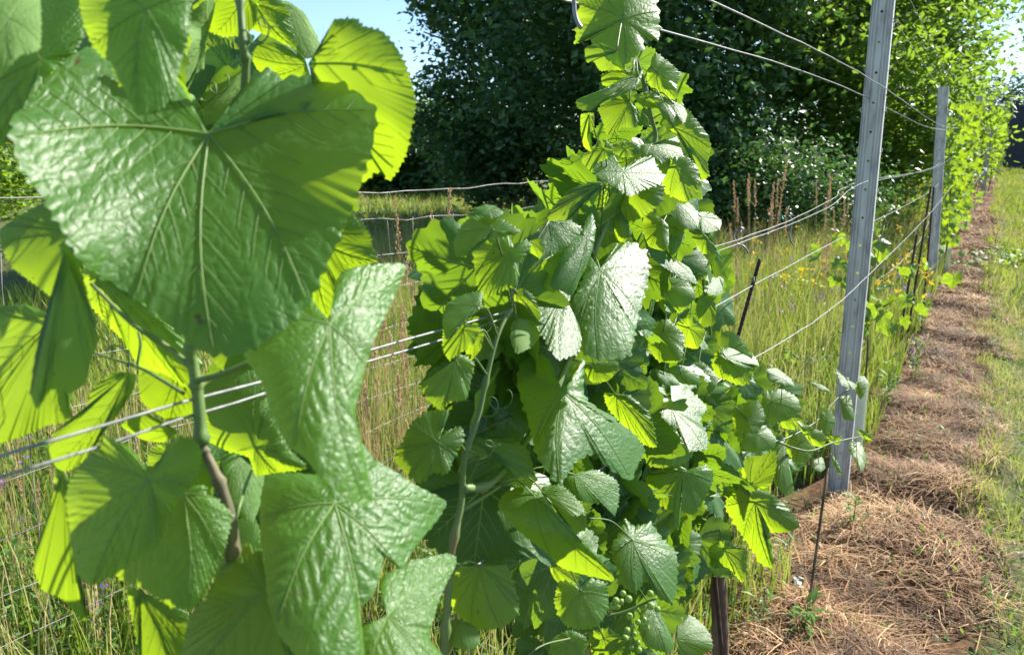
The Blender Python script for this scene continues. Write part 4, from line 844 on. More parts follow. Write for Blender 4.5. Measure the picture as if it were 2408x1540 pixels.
# ---- middle vine
VB, bB = vine(1150, 900, 'tall middle grapevine of large wrinkled glossy leaves, tip reaching the top of the view')
B = [
 (.86,'L',(1323,920),[(1216,900),(1221,860),(1240,842),(1266,832),(1291,845),(1306,893),(1322,915),(1346,912),(1348,865),(1376,845),(1371,880),(1376,935),(1421,970),(1471,1005),(1516,1050),(1506,1080),(1481,1130),(1431,1100),(1401,1065),(1361,1080),(1336,1110),(1318,1142),(1291,1115),(1261,1070),(1241,985),(1228,950)],dict(tip=(1318,1140),cx=.7,tx=.35,ty=.85,dome=.1,jit=0,ta=.6,vein=.02)),
 (.84,'L',(1256,1165),[(1171,1190),(1186,1160),(1221,1145),(1271,1158),(1316,1215),(1361,1265),(1411,1315),(1443,1355),(1441,1366),(1371,1350),(1321,1335),(1286,1300),(1246,1270),(1206,1235)],dict(tip=(1441,1360),tx=.1,ty=.75,cy=.9,jit=0,ta=.3)),
 (.90,'L',(1411,635),[(1370,660),(1385,600),(1405,640),(1441,585),(1481,567),(1516,590),(1527,620),(1521,675),(1506,725),(1496,770),(1481,835),(1456,843),(1401,845),(1371,830),(1362,795),(1341,720)],dict(tip=(1440,840),jit=0,vein=.022)),
 (.87,'L',(1380,560),[(1393,502),(1401,540),(1393,590),(1371,640),(1346,695),(1321,685),(1293,672),(1306,635),(1321,600),(1341,560),(1366,550),(1381,512)],dict(tip=(1300,672),tx=.5,ty=.7,jit=0,ta=.5)),
 (.93,'W',(1330,680),[(1221,645),(1290,630),(1345,695),(1368,790),(1360,830),(1310,845),(1275,790),(1245,740),(1226,690)],dict(tip=(1350,830),vein=.025)),
 (.86,'M',(1201,595),[(1196,556),(1151,555),(1113,590),(1121,665),(1136,702),(1176,687),(1206,675),(1216,668),(1221,620),(1251,575),(1231,563),(1208,580)],dict(tip=(1135,700),ty=.35,jit=0)),
 (.90,'M',(1160,540),[(1073,602),(1066,570),(1085,530),(1110,510),(1150,505),(1190,520),(1225,545),(1190,556),(1150,562),(1110,592),(1090,605)],dict(tip=(1070,600))),
 (.93,'L',(1150,492),[(1118,492),(1140,481),(1165,485),(1185,500),(1165,512),(1135,510)],{}),
 (.98,'M',(1421,430),[(1393,427),(1421,430),(1401,450),(1391,485),(1356,475),(1331,520),(1311,535),(1286,512),(1311,475),(1346,445)],dict(tip=(1290,515),ty=.5)),
 (.96,'W',(1466,405),[(1401,387),(1420,372),(1441,367),(1461,395),(1491,380),(1515,370),(1536,370),(1546,395),(1563,415),(1551,435),(1516,445),(1481,462),(1446,440),(1416,425),(1396,410)],dict(tip=(1481,460),tx=.5,ty=1.0,jit=0)),
 (1.0,'D',(1470,425),[(1421,440),(1445,425),(1500,440),(1561,435),(1556,475),(1521,505),(1486,522),(1450,512),(1420,490)],dict(tip=(1520,510),ty=.2)),
 (1.02,'D',(1590,392),[(1551,385),(1581,370),(1621,372),(1643,400),(1641,450),(1616,475),(1586,465),(1561,450)],dict(tip=(1615,470),ty=.3)),
 (1.03,'L',(1530,345),[(1506,342),(1546,335),(1591,320),(1601,350),(1606,370),(1551,385),(1511,365)],{}),
 (1.05,'Y',(1585,300),[(1616,256),(1636,280),(1666,320),(1671,350),(1663,380),(1668,413),(1651,425),(1641,395),(1636,370),(1601,320),(1576,305),(1596,275)],dict(tip=(1660,410))),
 (.98,'G',(1466,45),[(1361,0),(1365,-40),(1545,-50),(1543,0),(1551,38),(1549,95),(1516,90),(1511,120),(1491,135),(1461,162),(1411,145),(1406,100),(1361,95),(1352,107),(1356,60)],dict(tip=(1465,160),tx=.15,ty=.35,dome=.5,jit=0)),
 (1.02,'G',(1450,120),[(1376,115),(1410,100),(1431,140),(1466,165),(1440,165),(1411,167),(1396,145),(1378,147)],{}),
 (1.05,'Y',(1545,170),[(1541,125),(1571,145),(1603,175),(1591,200),(1596,225),(1586,235),(1556,225),(1526,200),(1521,170)],dict(tip=(1595,230))),
 (1.04,'Y',(1490,185),[(1416,175),(1461,163),(1506,173),(1491,200),(1446,205),(1416,200)],{}),
 (.95,'M',(1500,180),[(1356,235),(1401,225),(1446,195),(1511,165),(1501,200),(1461,225),(1416,240),(1386,262),(1359,255)],dict(tip=(1358,240),ty=.7,tx=.2)),
 (1.02,'G',(1480,240),[(1466,220),(1496,260),(1498,300),(1466,300),(1426,317),(1416,280),(1406,255),(1440,235)],dict(tip=(1428,315),ty=.2)),
 (1.0,'G',(1385,270),[(1366,270),(1396,265),(1396,305),(1381,320),(1391,357),(1373,345),(1366,310)],{}),
 (1.04,'L',(1585,245),[(1566,230),(1606,250),(1616,270),(1606,292),(1576,265)],{}),
 (1.0,'M',(1420,350),[(1366,375),(1416,327),(1441,345),(1441,367),(1401,385),(1391,405)],{}),
 (1.01,'Y',(1470,350),[(1441,340),(1475,333),(1500,340),(1485,355),(1491,370),(1461,370),(1441,358)],{}),
 (1.04,'Y',(1520,230),[(1490,225),(1530,215),(1560,235),(1550,255),(1510,250)],{}),
 (1.03,'M',(1560,240),[(1540,240),(1575,250),(1600,290),(1585,300),(1560,275)],{}),
 (1.03,'G',(1450,480),[(1410,520),(1440,500),(1480,530),(1470,570),(1440,560),(1420,550)],{}),
 (.76,'M',(1031,1040),[(926,1080),(946,1035),(971,990),(1006,967),(1056,962),(1038,990),(1032,1030),(1056,1010),(1088,1005),(1091,1035),(1071,1070),(1051,1115),(1021,1110),(986,1137),(956,1115)],dict(tip=(986,1135),jit=0,ty=.45)),
 (.78,'M',(1072,845),[(986,905),(1026,867),(1061,850),(1081,832),(1116,855),(1106,900),(1096,940),(1061,945),(1036,965),(1006,940)],dict(tip=(990,905))),
 (.77,'G',(1090,775),[(1041,790),(1046,770),(1091,760),(1131,770),(1111,815),(1081,830),(1056,847),(1041,820)],dict(tip=(1055,845))),
 (.79,'G',(1118,785),[(1096,800),(1116,785),(1139,780),(1131,820),(1106,850),(1096,835)],{}),
 (.80,'M',(1120,720),[(1040,760),(1050,715),(1094,691),(1134,686),(1131,718),(1126,731),(1085,760),(1050,800)],dict(tip=(1040,760),ty=.55)),
 (.82,'Y',(1215,690),[(1196,691),(1228,677),(1255,696),(1269,731),(1269,757),(1253,731),(1228,713),(1201,704)],dict(tip=(1269,755))),
 (.84,'L',(1215,755),[(1201,800),(1203,765),(1215,750),(1250,750),(1275,780),(1255,812),(1216,832)],dict(under=1)),
 (.82,'M',(1110,1030),[(1091,1040),(1121,1025),(1196,1030),(1241,1058),(1256,1112),(1211,1117),(1176,1070),(1131,1077)],dict(tip=(1255,1110),ty=.6)),
 (.86,'D',(1130,1330),[(1041,1330),(1121,1325),(1191,1330),(1211,1380),(1221,1440),(1181,1475),(1121,1480),(1071,1440),(1051,1390)],dict(tip=(1180,1475),ty=.3)),
 (.84,'M',(1080,1462),[(1051,1470),(1071,1452),(1121,1475),(1129,1510),(1101,1530),(1056,1515)],{}),
 (.95,'D',(1280,1160),[(1261,1150),(1321,1140),(1371,1190),(1381,1240),(1351,1252),(1311,1200)],{}),
 (.93,'M',(1350,1115),[(1331,1120),(1401,1105),(1451,1130),(1456,1170),(1446,1212),(1421,1185),(1371,1180)],dict(tx=.4,ty=.6)),
 (.98,'M',(1400,860),[(1371,855),(1450,850),(1453,870),(1430,895),(1395,900),(1375,880)],{}),
 (1.02,'D',(1450,930),[(1421,925),(1480,930),(1530,975),(1545,1050),(1515,1045),(1470,1005),(1430,960)],dict(ty=.3)),
 (.92,'G',(1300,1330),[(1288,1300),(1316,1330),(1361,1345),(1356,1372),(1310,1367),(1295,1342)],{}),
 (.90,'M',(1366,1390),[(1346,1370),(1316,1365),(1303,1415),(1321,1460),(1361,1480),(1406,1470),(1431,1430),(1426,1372),(1391,1360),(1368,1385)],dict(tip=(1361,1478),jit=0,ty=.4)),
 (.96,'L',(1488,1270),[(1461,1250),(1471,1220),(1491,1237),(1531,1230),(1561,1270),(1591,1300),(1593,1370),(1581,1420),(1551,1405),(1521,1365),(1491,1395),(1456,1370),(1436,1325),(1441,1275)],dict(tip=(1580,1415),jit=0,tx=.35,ty=.8)),
 (1.0,'L',(1530,1425),[(1511,1420),(1541,1412),(1561,1460),(1586,1515),(1571,1535),(1521,1520),(1501,1480)],{}),
 (.93,'M',(1340,1500),[(1300,1500),(1340,1480),(1380,1500),(1370,1545),(1320,1560),(1290,1540)],{}),
 (.95,'G',(1420,1500),[(1385,1490),(1430,1475),(1470,1510),(1450,1560),(1400,1560)],{}),
 (1.0,'M',(1291,520),[(1200,600),(1240,570),(1300,545),(1340,520),(1370,540),(1330,580),(1280,610),(1230,640)],dict(ty=.7)),
 (1.02,'D',(1300,600),[(1260,560),(1330,570),(1350,640),(1300,690),(1250,640)],{}),
 (.97,'G',(1250,570),[(1240,570),(1270,560),(1282,585),(1268,610),(1250,600)],{}),
]
lb = [traced_leaf(s, VB, (170, 16), 'leaf') for s in B]
pB = [shoot([(1040,1900),(1043,1640),(1045,1540),(1052,1420),(1062,1300),(1085,1180),(1092,1080),(1125,980),(1142,900),(1170,790),(1202,725)], .0048, .002, VB, k=.955),
      shoot([(1090,1150),(1160,1130),(1260,1000),(1340,840),(1385,680),(1400,590),(1445,490),(1490,420),(1540,335),(1530,270),(1515,200),(1500,150),(1485,100),(1470,40),(1460,-40)], .0045, .002, VB, k=.95),
      shoot([(1085,1200),(1150,1160),(1200,1125)], .003, .0015, VB, k=1.0, nodes=False)]
attach(lb, pB, .0012)
VBfill = [(1085,540),(1200,560),(1300,500),(1400,430),(1420,350),(1560,335),(1640,400),(1640,470),(1600,560),(1520,760),(1520,1000),(1500,1120),(1430,1340),(1300,1400),(1200,1200),(1110,1150),(1010,1010),(990,950),(1060,800),(1080,640)]
filler(VB, VBfill, 110, 1.06, 1.5, (.13, .19), single=20)
filler(VB, [(1250,560),(1560,340),(1640,400),(1640,470),(1590,560),(1520,760),(1520,1000),(1500,1120),(1430,1300),(1300,1340),(1250,1150)], 34, .96, 1.08, (.10, .16), single=32)
filler(VB, [(1430,60),(1530,60),(1590,200),(1620,330),(1440,340),(1420,200)], 14, 1.06, 1.2, (.05, .08))
filler(VB, [(1260,1340),(1560,1340),(1560,1560),(1260,1560)], 14, 1.1, 1.35, (.06, .10))
def tendril(x, y, t, s, parent, seed):
    r_ = random.Random(seed); P = []; a0 = r_.random()*6
    for i in range(40):
        u = i/39; rr_ = s*.28*(1-u*.6)*min(1, u*2); P.append(at(x, y, t)+RV*(s*u*.7*(1 if seed % 2 else -1)+rr_*math.cos(a0+u*14))+ZV*(s*.5*u+rr_*math.sin(a0+u*14))+FH*rr_*.5*math.sin(u*14))
    b = MB(); b.tube(P, np.linspace(.0009, .0004, 40), 5); b.build('tendril', M['shoot'], parent)
for i, (x, y, t) in enumerate([(1175,785,.82),(1490,215,1.1),(1440,500,1.05),(1125,980,.8),(1530,300,1.15),(1090,1090,.78)]): tendril(x, y, t, .05, VB, i)
for i, (x, y, t) in enumerate([(470,240,.6),(320,862,.53),(560,110,.53)]): tendril(x, y, t, .035, VA, i+3)
# ---- vine with the brown trunk behind it
VC, bC = vine(1690, 1300, 'grapevine on a rough brown trunk just behind the middle one, reaching toward the first post')
C = [
 (1.30,'L',(1590,475),[(1561,465),(1616,475),(1641,500),(1641,535),(1601,540),(1566,520)],{}),
 (1.42,'W',(1650,510),[(1641,500),(1671,500),(1696,518),(1692,540),(1651,548)],{}),
 (1.28,'D',(1555,530),[(1516,505),(1551,510),(1571,530),(1573,575),(1561,590),(1526,580),(1511,540)],dict(ta=.2)),
 (1.27,'M',(1590,540),[(1571,530),(1601,530),(1611,555),(1591,592),(1576,602),(1571,570)],{}),
 (1.2,'W',(1560,590),[(1511,545),(1526,575),(1556,573),(1586,610),(1621,630),(1640,667),(1606,657),(1571,635),(1526,600)],dict(ta=.5)),
 (1.32,'M',(1586,607),[(1601,595),(1641,590),(1666,615),(1663,645),(1640,668),(1616,650),(1590,620)],{}),
 (1.5,'Y',(1660,560),[(1616,545),(1656,550),(1680,580),(1696,600),(1698,640),(1681,655),(1661,610)],{}),
 (1.45,'W',(1690,650),[(1666,640),(1701,655),(1701,685),(1686,695),(1656,685)],{}),
 (1.35,'M',(1560,670),[(1521,665),(1571,650),(1621,665),(1636,700),(1601,735),(1561,735),(1541,700)],{}),
 (1.32,'W',(1575,700),[(1560,690),(1590,690),(1605,715),(1590,735),(1565,730)],{}),
 (1.5,'Y',(1665,710),[(1646,695),(1681,700),(1681,760),(1651,770),(1636,730)],{}),
 (1.55,'G',(1691,835),[(1636,815),(1676,780),(1721,780),(1746,800),(1771,845),(1766,895),(1746,907),(1696,890),(1651,870)],dict(tip=(1745,905),ty=.1)),
 (1.5,'L',(1706,840),[(1690,835),(1716,807),(1771,835),(1785,860),(1741,865)],{}),
 (1.22,'W',(1580,960),[(1521,910),(1556,910),(1578,950),(1576,895),(1611,905),(1651,945),(1663,960),(1646,985),(1663,1020),(1663,1055),(1621,1060),(1596,1015),(1561,985)],dict(tip=(1650,1055),jit=0,ty=1.25)),
 (1.3,'M',(1600,880),[(1551,880),(1591,858),(1641,880),(1646,905),(1601,902)],{}),
 (1.3,'M',(1606,1107),[(1521,1120),(1556,1100),(1601,1095),(1626,1110),(1661,1095),(1678,1115),(1666,1160),(1631,1210),(1601,1200),(1596,1245),(1571,1235),(1541,1195),(1516,1160)],dict(tip=(1590,1240),ty=.35,jit=0)),
 (1.38,'D',(1570,1030),[(1511,1030),(1571,1000),(1631,1060),(1611,1090),(1551,1100),(1521,1090)],{}),
 (1.62,'D',(1776,1180),[(1711,1130),(1741,1137),(1765,1160),(1784,1150),(1810,1160),(1839,1180),(1859,1200),(1881,1237),(1854,1250),(1819,1252),(1806,1234),(1812,1290),(1818,1335),(1789,1325),(1761,1280),(1736,1245),(1706,1195)],dict(tip=(1815,1330),jit=0,ty=0.0)),
 (1.7,'Y',(1765,1140),[(1745,1085),(1759,1075),(1790,1070),(1824,1060),(1826,1095),(1812,1140),(1785,1150),(1769,1142),(1745,1115)],dict(jit=0)),
 (1.6,'L',(1845,1040),[(1829,1040),(1849,1030),(1846,1080),(1859,1110),(1866,1155),(1849,1165),(1824,1140),(1819,1090)],{}),
 (1.6,'G',(1703,1292),[(1666,1290),(1671,1320),(1666,1360),(1680,1350),(1721,1340),(1746,1370),(1756,1330),(1756,1290),(1731,1285),(1711,1270),(1681,1275)],dict(tip=(1745,1365))),
 (1.62,'M',(1780,1020),[(1759,1010),(1799,1000),(1824,1030),(1819,1055),(1769,1065),(1741,1050)],{}),
 (1.66,'M',(1814,943),[(1789,950),(1801,920),(1839,915),(1874,935),(1884,965),(1859,985),(1819,995),(1791,980)],{}),
 (1.7,'L',(1840,890),[(1801,870),(1826,865),(1859,890),(1869,910),(1834,905),(1809,895)],{}),
 (1.75,'M',(1880,1040),[(1849,1015),(1884,1010),(1919,1040),(1904,1080),(1874,1090),(1849,1060)],{}),
 (1.8,'G',(1900,1020),[(1871,990),(1899,1000),(1939,1020),(1939,1050),(1909,1045)],{}),
 (1.9,'M',(1945,990),[(1929,975),(1949,960),(1964,985),(1959,1010),(1939,1020),(1927,1000)],{}),
 (2.0,'M',(1990,950),[(1974,935),(1999,930),(2006,960),(2009,987),(1984,985)],{}),
 (2.0,'W',(1990,890),[(1966,868),(1984,888),(2014,905),(2008,916),(1979,905)],{}),
 (2.05,'M',(2022,915),[(2014,900),(2034,895),(2036,920),(2024,940),(2012,920)],{}),
 (1.95,'L',(2015,1060),[(1999,1040),(2024,1040),(2036,1070),(2034,1095),(2024,1110),(2009,1080),(1996,1060)],{}),
 (1.9,'M',(1965,1090),[(1954,1065),(1969,1085),(1981,1115),(1969,1110),(1959,1090)],{}),
 (1.85,'L',(1925,1090),[(1911,1080),(1934,1075),(1941,1100),(1929,1110),(1909,1100)],{}),
 (1.85,'L',(1930,908),[(1904,898),(1934,905),(1954,922),(1929,918)],{}),
 (2.0,'Y',(2030,1020),[(2014,1008),(2034,1013),(2054,1035),(2029,1030)],{}),
 (1.95,'Y',(1960,1035),[(1944,1025),(1979,1025),(1974,1045),(1954,1042)],{}),
 (1.55,'M',(1640,870),[(1600,860),(1650,850),(1690,890),(1670,930),(1620,910)],{}),
 (1.5,'D',(1760,990),[(1720,960),(1780,940),(1800,980),(1780,1020),(1730,1010)],{}),
 (1.6,'G',(1850,985),[(1830,975),(1865,965),(1890,985),(1870,1010),(1840,1005)],{}),
 (1.45,'G',(1620,770),[(1590,760),(1630,745),(1660,780),(1640,820),(1600,810)],{}),
 (1.45,'M',(1560,780),[(1520,770),(1570,750),(1610,790),(1600,850),(1550,850),(1525,820)],{}),
 (1.4,'M',(1591,1500),[(1586,1460),(1621,1445),(1651,1465),(1671,1495),(1676,1525),(1636,1545),(1601,1550)],dict(tip=(1670,1525))),
 (1.5,'D',(1600,1280),[(1560,1270),(1610,1240),(1650,1260),(1640,1310),(1600,1340),(1570,1320)],{}),
 (1.55,'L',(1560,880),[(1540,870),(1580,880),(1600,905),(1560,905)],{}),
]
lc = [traced_leaf(s, VC, (110, 10), 'leaf') for s in C]
def gp(x, y, z=0): return np.array([x, y, z])
tC = row_t(1690, 1350)*1.02
trk = np.array([at(1700, 1150, tC), at(1694, 1220, tC), at(1690, 1300, tC), at(1690, 1400, tC*1.01), at(1695, 1540, tC*1.02)])
foot = trk[-1].copy(); foot[2] = -0.08; foot[:2] += [-.02, 0.03]; TP = smooth_path(np.vstack([trk, (trk[-1]+foot)/2+[.01, 0, 0], foot]), 8)
rr = np.interp(np.arange(len(TP)), [0, 6, 14, 40, len(TP)], [.012, .017, .019, .021, .03])*(1+0.09*np.sin(np.arange(len(TP))*1.1)+rng.normal(0, .05, len(TP)))
b = MB(); b.tube(TP, rr, 14); b.build('trunk', M['bark'], VC)
pC = [shoot([(1702,1150),(1726,1120),(1703,1030),(1683,955),(1681,895),(1672,800),(1660,700),(1640,600),(1610,500)], .0042, .002, VC, k=1.0),
      shoot([(1700,1160),(1760,1060),(1850,1030),(1920,990),(1975,930),(2010,905)], .0032, .0012, VC, ts=[1.72,1.75,1.82,1.9,1.98,2.03]),
      shoot([(1830,1040),(1900,1060),(1960,1040),(2030,1025)], .0022, .001, VC, ts=[1.78,1.83,1.9,1.98]),
      shoot([(1697,1225),(1670,1190),(1640,1150),(1600,1130)], .008, .004, VC, 'bark', nodes=False)]
attach(lc, pC, .0012)
filler(VC, [(1560,490),(1680,520),(1690,760),(1740,820),(1830,920),(1830,1060),(1780,1150),(1700,1150),(1640,1300),(1580,1460),(1460,1460),(1440,1200),(1500,1000),(1520,750)], 130, .96, 1.35, (.11, .17), single=56)
filler(VC, [(1700,900),(1900,960),(1950,1040),(1850,1110),(1740,1150)], 22, .98, 1.12, (.05, .09))
# grapes
gb = MB(); gp0 = [at(x, y, 1.0) for x, y in ((1425,1447),(1460,1440),(1500,1425),(1545,1404))]; gP = smooth_path(gp0, 5)
gb.tube(gP, .0017, 7); gb.tube([gP[6], at(1440, 1480, 1.01)], .0012, 5); rach = gb.build('grape_bunch', M['shoot'], VC)
sph = None
def uvs(r, n=10, m=7):
    V = [(0, 0, r)]+[(r*math.sin(math.pi*i/m)*math.cos(2*math.pi*j/n), r*math.sin(math.pi*i/m)*math.sin(2*math.pi*j/n), r*math.cos(math.pi*i/m)) for i in range(1, m) for j in range(n)]+[(0, 0, -r)]
    T = [(0, 1+j, 1+(j+1) % n) for j in range(n)]+[(len(V)-1, 1+(m-2)*n+(j+1) % n, 1+(m-2)*n+j) for j in range(n)]
    Q = [(1+i*n+j, 1+(i+1)*n+j, 1+(i+1)*n+(j+1) % n, 1+i*n+(j+1) % n) for i in range(m-2) for j in range(n)]
    return np.array(V), np.array(Q), np.array(T)
bv, bq, bt = uvs(.0042); bme = mesh('berry', bv, [bq, bt], M['berry'], tint=np.full(len(bv), .5))
for x, y in [(1460,1414),(1478,1408),(1450,1424),(1497,1430),(1480,1448),(1515,1456),(1500,1462),(1487,1472),(1475,1483),(1492,1490),(1480,1502),(1500,1510),(1530,1424),(1546,1432),(1529,1395),(1465,1395),(1520,1475),(1484,1520),(1503,1528),(1470,1500),(1440,1425),(1448,1412)]:
    c = at(x, y, 1.0+rng.uniform(-.01, .01)); o = bpy.data.objects.new('berry', bme); COL.objects.link(o); o.parent = rach; o.location = Vector(c)-parent_world(rach); s_ = random.uniform(.8, 1.25); o.scale = (s_, s_, s_)
# rusty stake by the trunk
q0 = at(1681, 1355, tC*.975); q1 = at(1700, 1560, tC*.975); q1 = q0+(q1-q0)*((q0[2]+.05)/(q0[2]-q1[2]))
rod(q1, q0, .0045, 'rusty ribbed iron stake standing against the brown vine trunk', ribs=120, group='rusty stakes by the vines')

# ---- young vine behind the first post and the leafy vines further along the row
def row_vine(y, zlo, zhi, n, size, label, mat='leaf_far', tpl=None, wx=.16, wy=.55, x=ROWX, trunk=.012, single=0, cat='grapevine', group=None, skew=0):
    z0 = float(Hs(x, y)); o = empty('grapevine', (x, y, z0), label, cat, group)
    tb = MB(); P = smooth_path([(x, y, z0-.05), (x+.02, y+.02, z0+.4), (x-.01, y-.02, z0+.8), (x, y, z0+zhi*.75)], 5); tb.tube(P, np.linspace(trunk, trunk*.5, len(P)), 7); tb.build('trunk', M['bark'], o)
    for k in range(5):
        s = MB(); yy = y+rng.uniform(-wy, wy)*.8; P = smooth_path([(x, y, z0+.7), (x, (y+yy)/2, z0+.9), (x+rng.normal(0, .04), yy, z0+zhi*.85), (x+rng.normal(0, .06), yy+rng.normal(0, .1), z0+zhi*1.02)], 5)
        s.tube(P, np.linspace(.005, .002, len(P)), 5); s.build('shoot', M['shoot'], o)
    pts = np.stack([x+rng.normal(0, wx, n), y+rng.uniform(-wy, wy, n), z0+zlo+(zhi-zlo)*rng.beta(1.3, 1.1, n)], 1)
    a = rng.normal(0, .5, (n, 3)); a[:, 2] -= .7; nn = rng.normal(0, .5, (n, 3)); nn[:, 1] -= .35; nn[:, 2] += .35
    sz = rng.uniform(*size, n)
    for i in range(min(single, n)): leaf_single(pts[i], a[i], nn[i], sz[i], o, mat)
    f = leaf_mass('foliage', pts[single:], a[single:], nn[single:], sz[single:], o, mat, tpl or TPL_S); f['kind'] = 'stuff'; return o
g0, t0 = ground_pt(2020, 960); 
row_vine(4.6, .55, 1.15, 46, (.07, .11), 'young low grapevine with bright yellow green leaves just behind the first post', single=40, wx=.12, wy=.26, x=ROWX-.07, trunk=.007, tpl=TPL)
names = ['grapevine right behind the second post, wall of bright leaves', 'leafy grapevine between the second and third posts, nearer one', 'leafy grapevine just before the third post', 'grapevine hanging round the third post', 'grapevine just past the third post', 'grapevine between the third and fourth posts', 'grapevine just before the fourth post', 'grapevine at the fourth post', 'grapevine past the fourth post', 'grapevine before the fifth post', 'grapevine past the fifth post', 'second grapevine past the fifth post', 'last grapevine but one of the leafy row', 'last grapevine of the leafy row, beside the dark screen']
for i, y in enumerate([10.8, 12.1, 13.4, 14.7, 15.9, 0, 0, 23.2, 24.6, 26.0, 28.8, 30.2, 31.4, 33.0]):
    if y == 0: continue
    row_vine(y, .35 if i < 8 else .1, 1.95+.15*math.sin(i*2), 190 if i < 4 else 100 if i < 7 else 150 if i < 10 else 240, (.07, .12), names[i], wx=.09 if i < 10 else .12, wy=.62, x=ROWX+.03+(0 if i < 4 else .1 if i < 7 else .34 if i < 10 else .42), group='leafy vines along the row')
# prunings on the path
g0, t0 = ground_pt(2320, 610)
for i, (x, y, lab) in enumerate([(2290, 632, 'cut green shoot lying on the path, nearest of the prunings'), (2322, 605, 'cut leafy shoot lying across the path'), (2352, 616, 'cut green leaves lying toward the grass on the path'), (2397, 602, 'few cut leaves lying at the right edge of the path')]):
    g0, _ = ground_pt(x, y); n = 26; pts = g0+np.stack([rng.normal(0, .22, n), rng.normal(0, .3, n), rng.uniform(.02, .12, n)], 1); nn = rng.normal(0, .3, (n, 3))+[0, 0, 1]
    o = empty('vine_prunings', g0, lab, 'prunings', 'cut vine shoots lying on the path'); leaf_mass('leaves', pts, rng.normal(0, 1, (n, 3))*[1, 1, .2], nn, rng.uniform(.08, .13, n), o, 'leaf_far', TPL_S)
    s = MB(); s.tube(smooth_path([g0+[-.3, -.2, .03], g0+[0, 0, .06], g0+[.3, .25, .03]], 5), .004, 5); s.build('stem', M['shoot'], o)

# ------------------------------------------------------------------ plain dark panel filling an unidentified dark area at the path end
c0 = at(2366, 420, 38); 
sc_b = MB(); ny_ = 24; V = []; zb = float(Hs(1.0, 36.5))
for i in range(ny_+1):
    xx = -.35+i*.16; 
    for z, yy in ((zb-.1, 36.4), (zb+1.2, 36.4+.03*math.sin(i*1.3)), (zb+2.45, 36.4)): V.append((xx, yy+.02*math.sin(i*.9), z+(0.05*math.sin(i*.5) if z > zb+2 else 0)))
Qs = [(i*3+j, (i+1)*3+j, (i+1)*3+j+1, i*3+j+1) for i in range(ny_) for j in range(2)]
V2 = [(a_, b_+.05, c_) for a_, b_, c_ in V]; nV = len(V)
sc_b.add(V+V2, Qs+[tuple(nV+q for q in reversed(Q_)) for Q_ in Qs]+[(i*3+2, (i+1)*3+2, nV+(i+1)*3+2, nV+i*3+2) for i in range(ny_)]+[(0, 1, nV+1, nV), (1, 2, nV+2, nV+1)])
o = empty('dark_panel', (1.5, 36.4, zb), 'smooth dark grey blue screen standing across the far end of the path', 'panel'); sc_b.build('panel_sheet', M['panel'], o)
pb = MB()
for x_ in (-.33, 1.6, 3.45): pb.tube([(x_, 36.5, zb-.1), (x_, 36.5, zb+2.4)], .04, 8)
pb.build('support_poles', M['rust'], o)

# ------------------------------------------------------------------ tall dry stalks, flowers, weeds
def stalk_mesh(hgt, seed):
    r_ = random.Random(seed); bx, by = r_.uniform(-.1, .1)*hgt, r_.uniform(-.1, .1)*hgt
    P = smooth_path([(0, 0, -.03), (bx*.25, by*.25, hgt*.5), (bx, by, hgt)], 8); b = MB(); b.tube(P, np.linspace(.0022, .0009, len(P)), 5)
    st = mesh('stem', np.concatenate(b.V), [np.concatenate(b.Q), np.concatenate(b.T)], M['straw'], tint=np.full(b.n, .75))
    V, T = [], []; dirv = (P[-1]-P[-4]); dirv /= np.linalg.norm(dirv)
    for i in range(60):
        u = i/60; c = P[-1]-dirv*hgt*.17*(1-u)+np.array([r_.gauss(0, .0035), r_.gauss(0, .0035), 0])*(1.2-.7*u)*(1+hgt*.3); d = np.array([r_.gauss(0, .5), r_.gauss(0, .5), 1.3]); d /= np.linalg.norm(d); s = np.cross(d, [r_.gauss(0, 1), r_.gauss(0, 1), 0]); s /= np.linalg.norm(s)+1e-6
        k = len(V); L = .014; V += [c-s*.0026, c+s*.0026, c+d*L, c+d*L*.4+np.cross(s, d)*.004]; T += [(k, k+1, k+2), (k, k+1, k+3), (k+1, k+2, k+3)]
    hd = mesh('seed_head', V, [np.array(T)], M['seed'], tint=np.full(len(V), r_.random()), smooth=False); return st, hd
SM = [stalk_mesh(h_, i) for i, h_ in enumerate([.7, .85, 1.0, 1.15, .95, 1.25])]
def stalk(x, y, k, lab, grp, s=1.0):
    b_ = np.array([x, y, float(Hs(x, y))]); o = empty('dry_grass_stalk', b_, lab, 'grass stalk', grp); o.scale = (s, s, s); o.rotation_euler[2] = random.random()*6
    for nm, me in zip(('stem', 'seed_head'), SM[k]): q = bpy.data.objects.new(nm, me); COL.objects.link(q); q.parent = o
for i in range(46):
    x = rng.uniform(850, 1060); y = rng.uniform(1080, 1330); g0, _ = ground_pt(x, y); stalk(g0[0], g0[1], i % 6, 'dry tan grass stalk in the clump between the near and middle vines', 'dry grass stalks between the vines', rng.uniform(.7, 1.15))
for i in range(26):
    x = rng.uniform(1710, 1970); y = rng.uniform(760, 900); g0, _ = ground_pt(x, y); stalk(g0[0], g0[1], (i*2+1) % 6, 'tall brown grass stalk rising before the bushes left of the first post', 'brown grass stalks left of the first post', rng.uniform(.95, 1.25))
for i in range(24):
    x = rng.uniform(-30, 330); y = rng.uniform(1350, 1600); g0, _ = ground_pt(x, y); stalk(g0[0], g0[1], i % 6, 'dry grass stalk at the lower left below the near leaves', 'dry grass stalks at the lower left', rng.uniform(.45, .8))
for i in range(8):
    x = rng.uniform(1920, 2160); y = rng.uniform(560, 700); g0, _ = ground_pt(x, y); stalk(g0[0], g0[1], i % 6, 'thin grass stalk on the bank behind the first and second posts', 'grass stalks on the bank', rng.uniform(.8, 1.1))
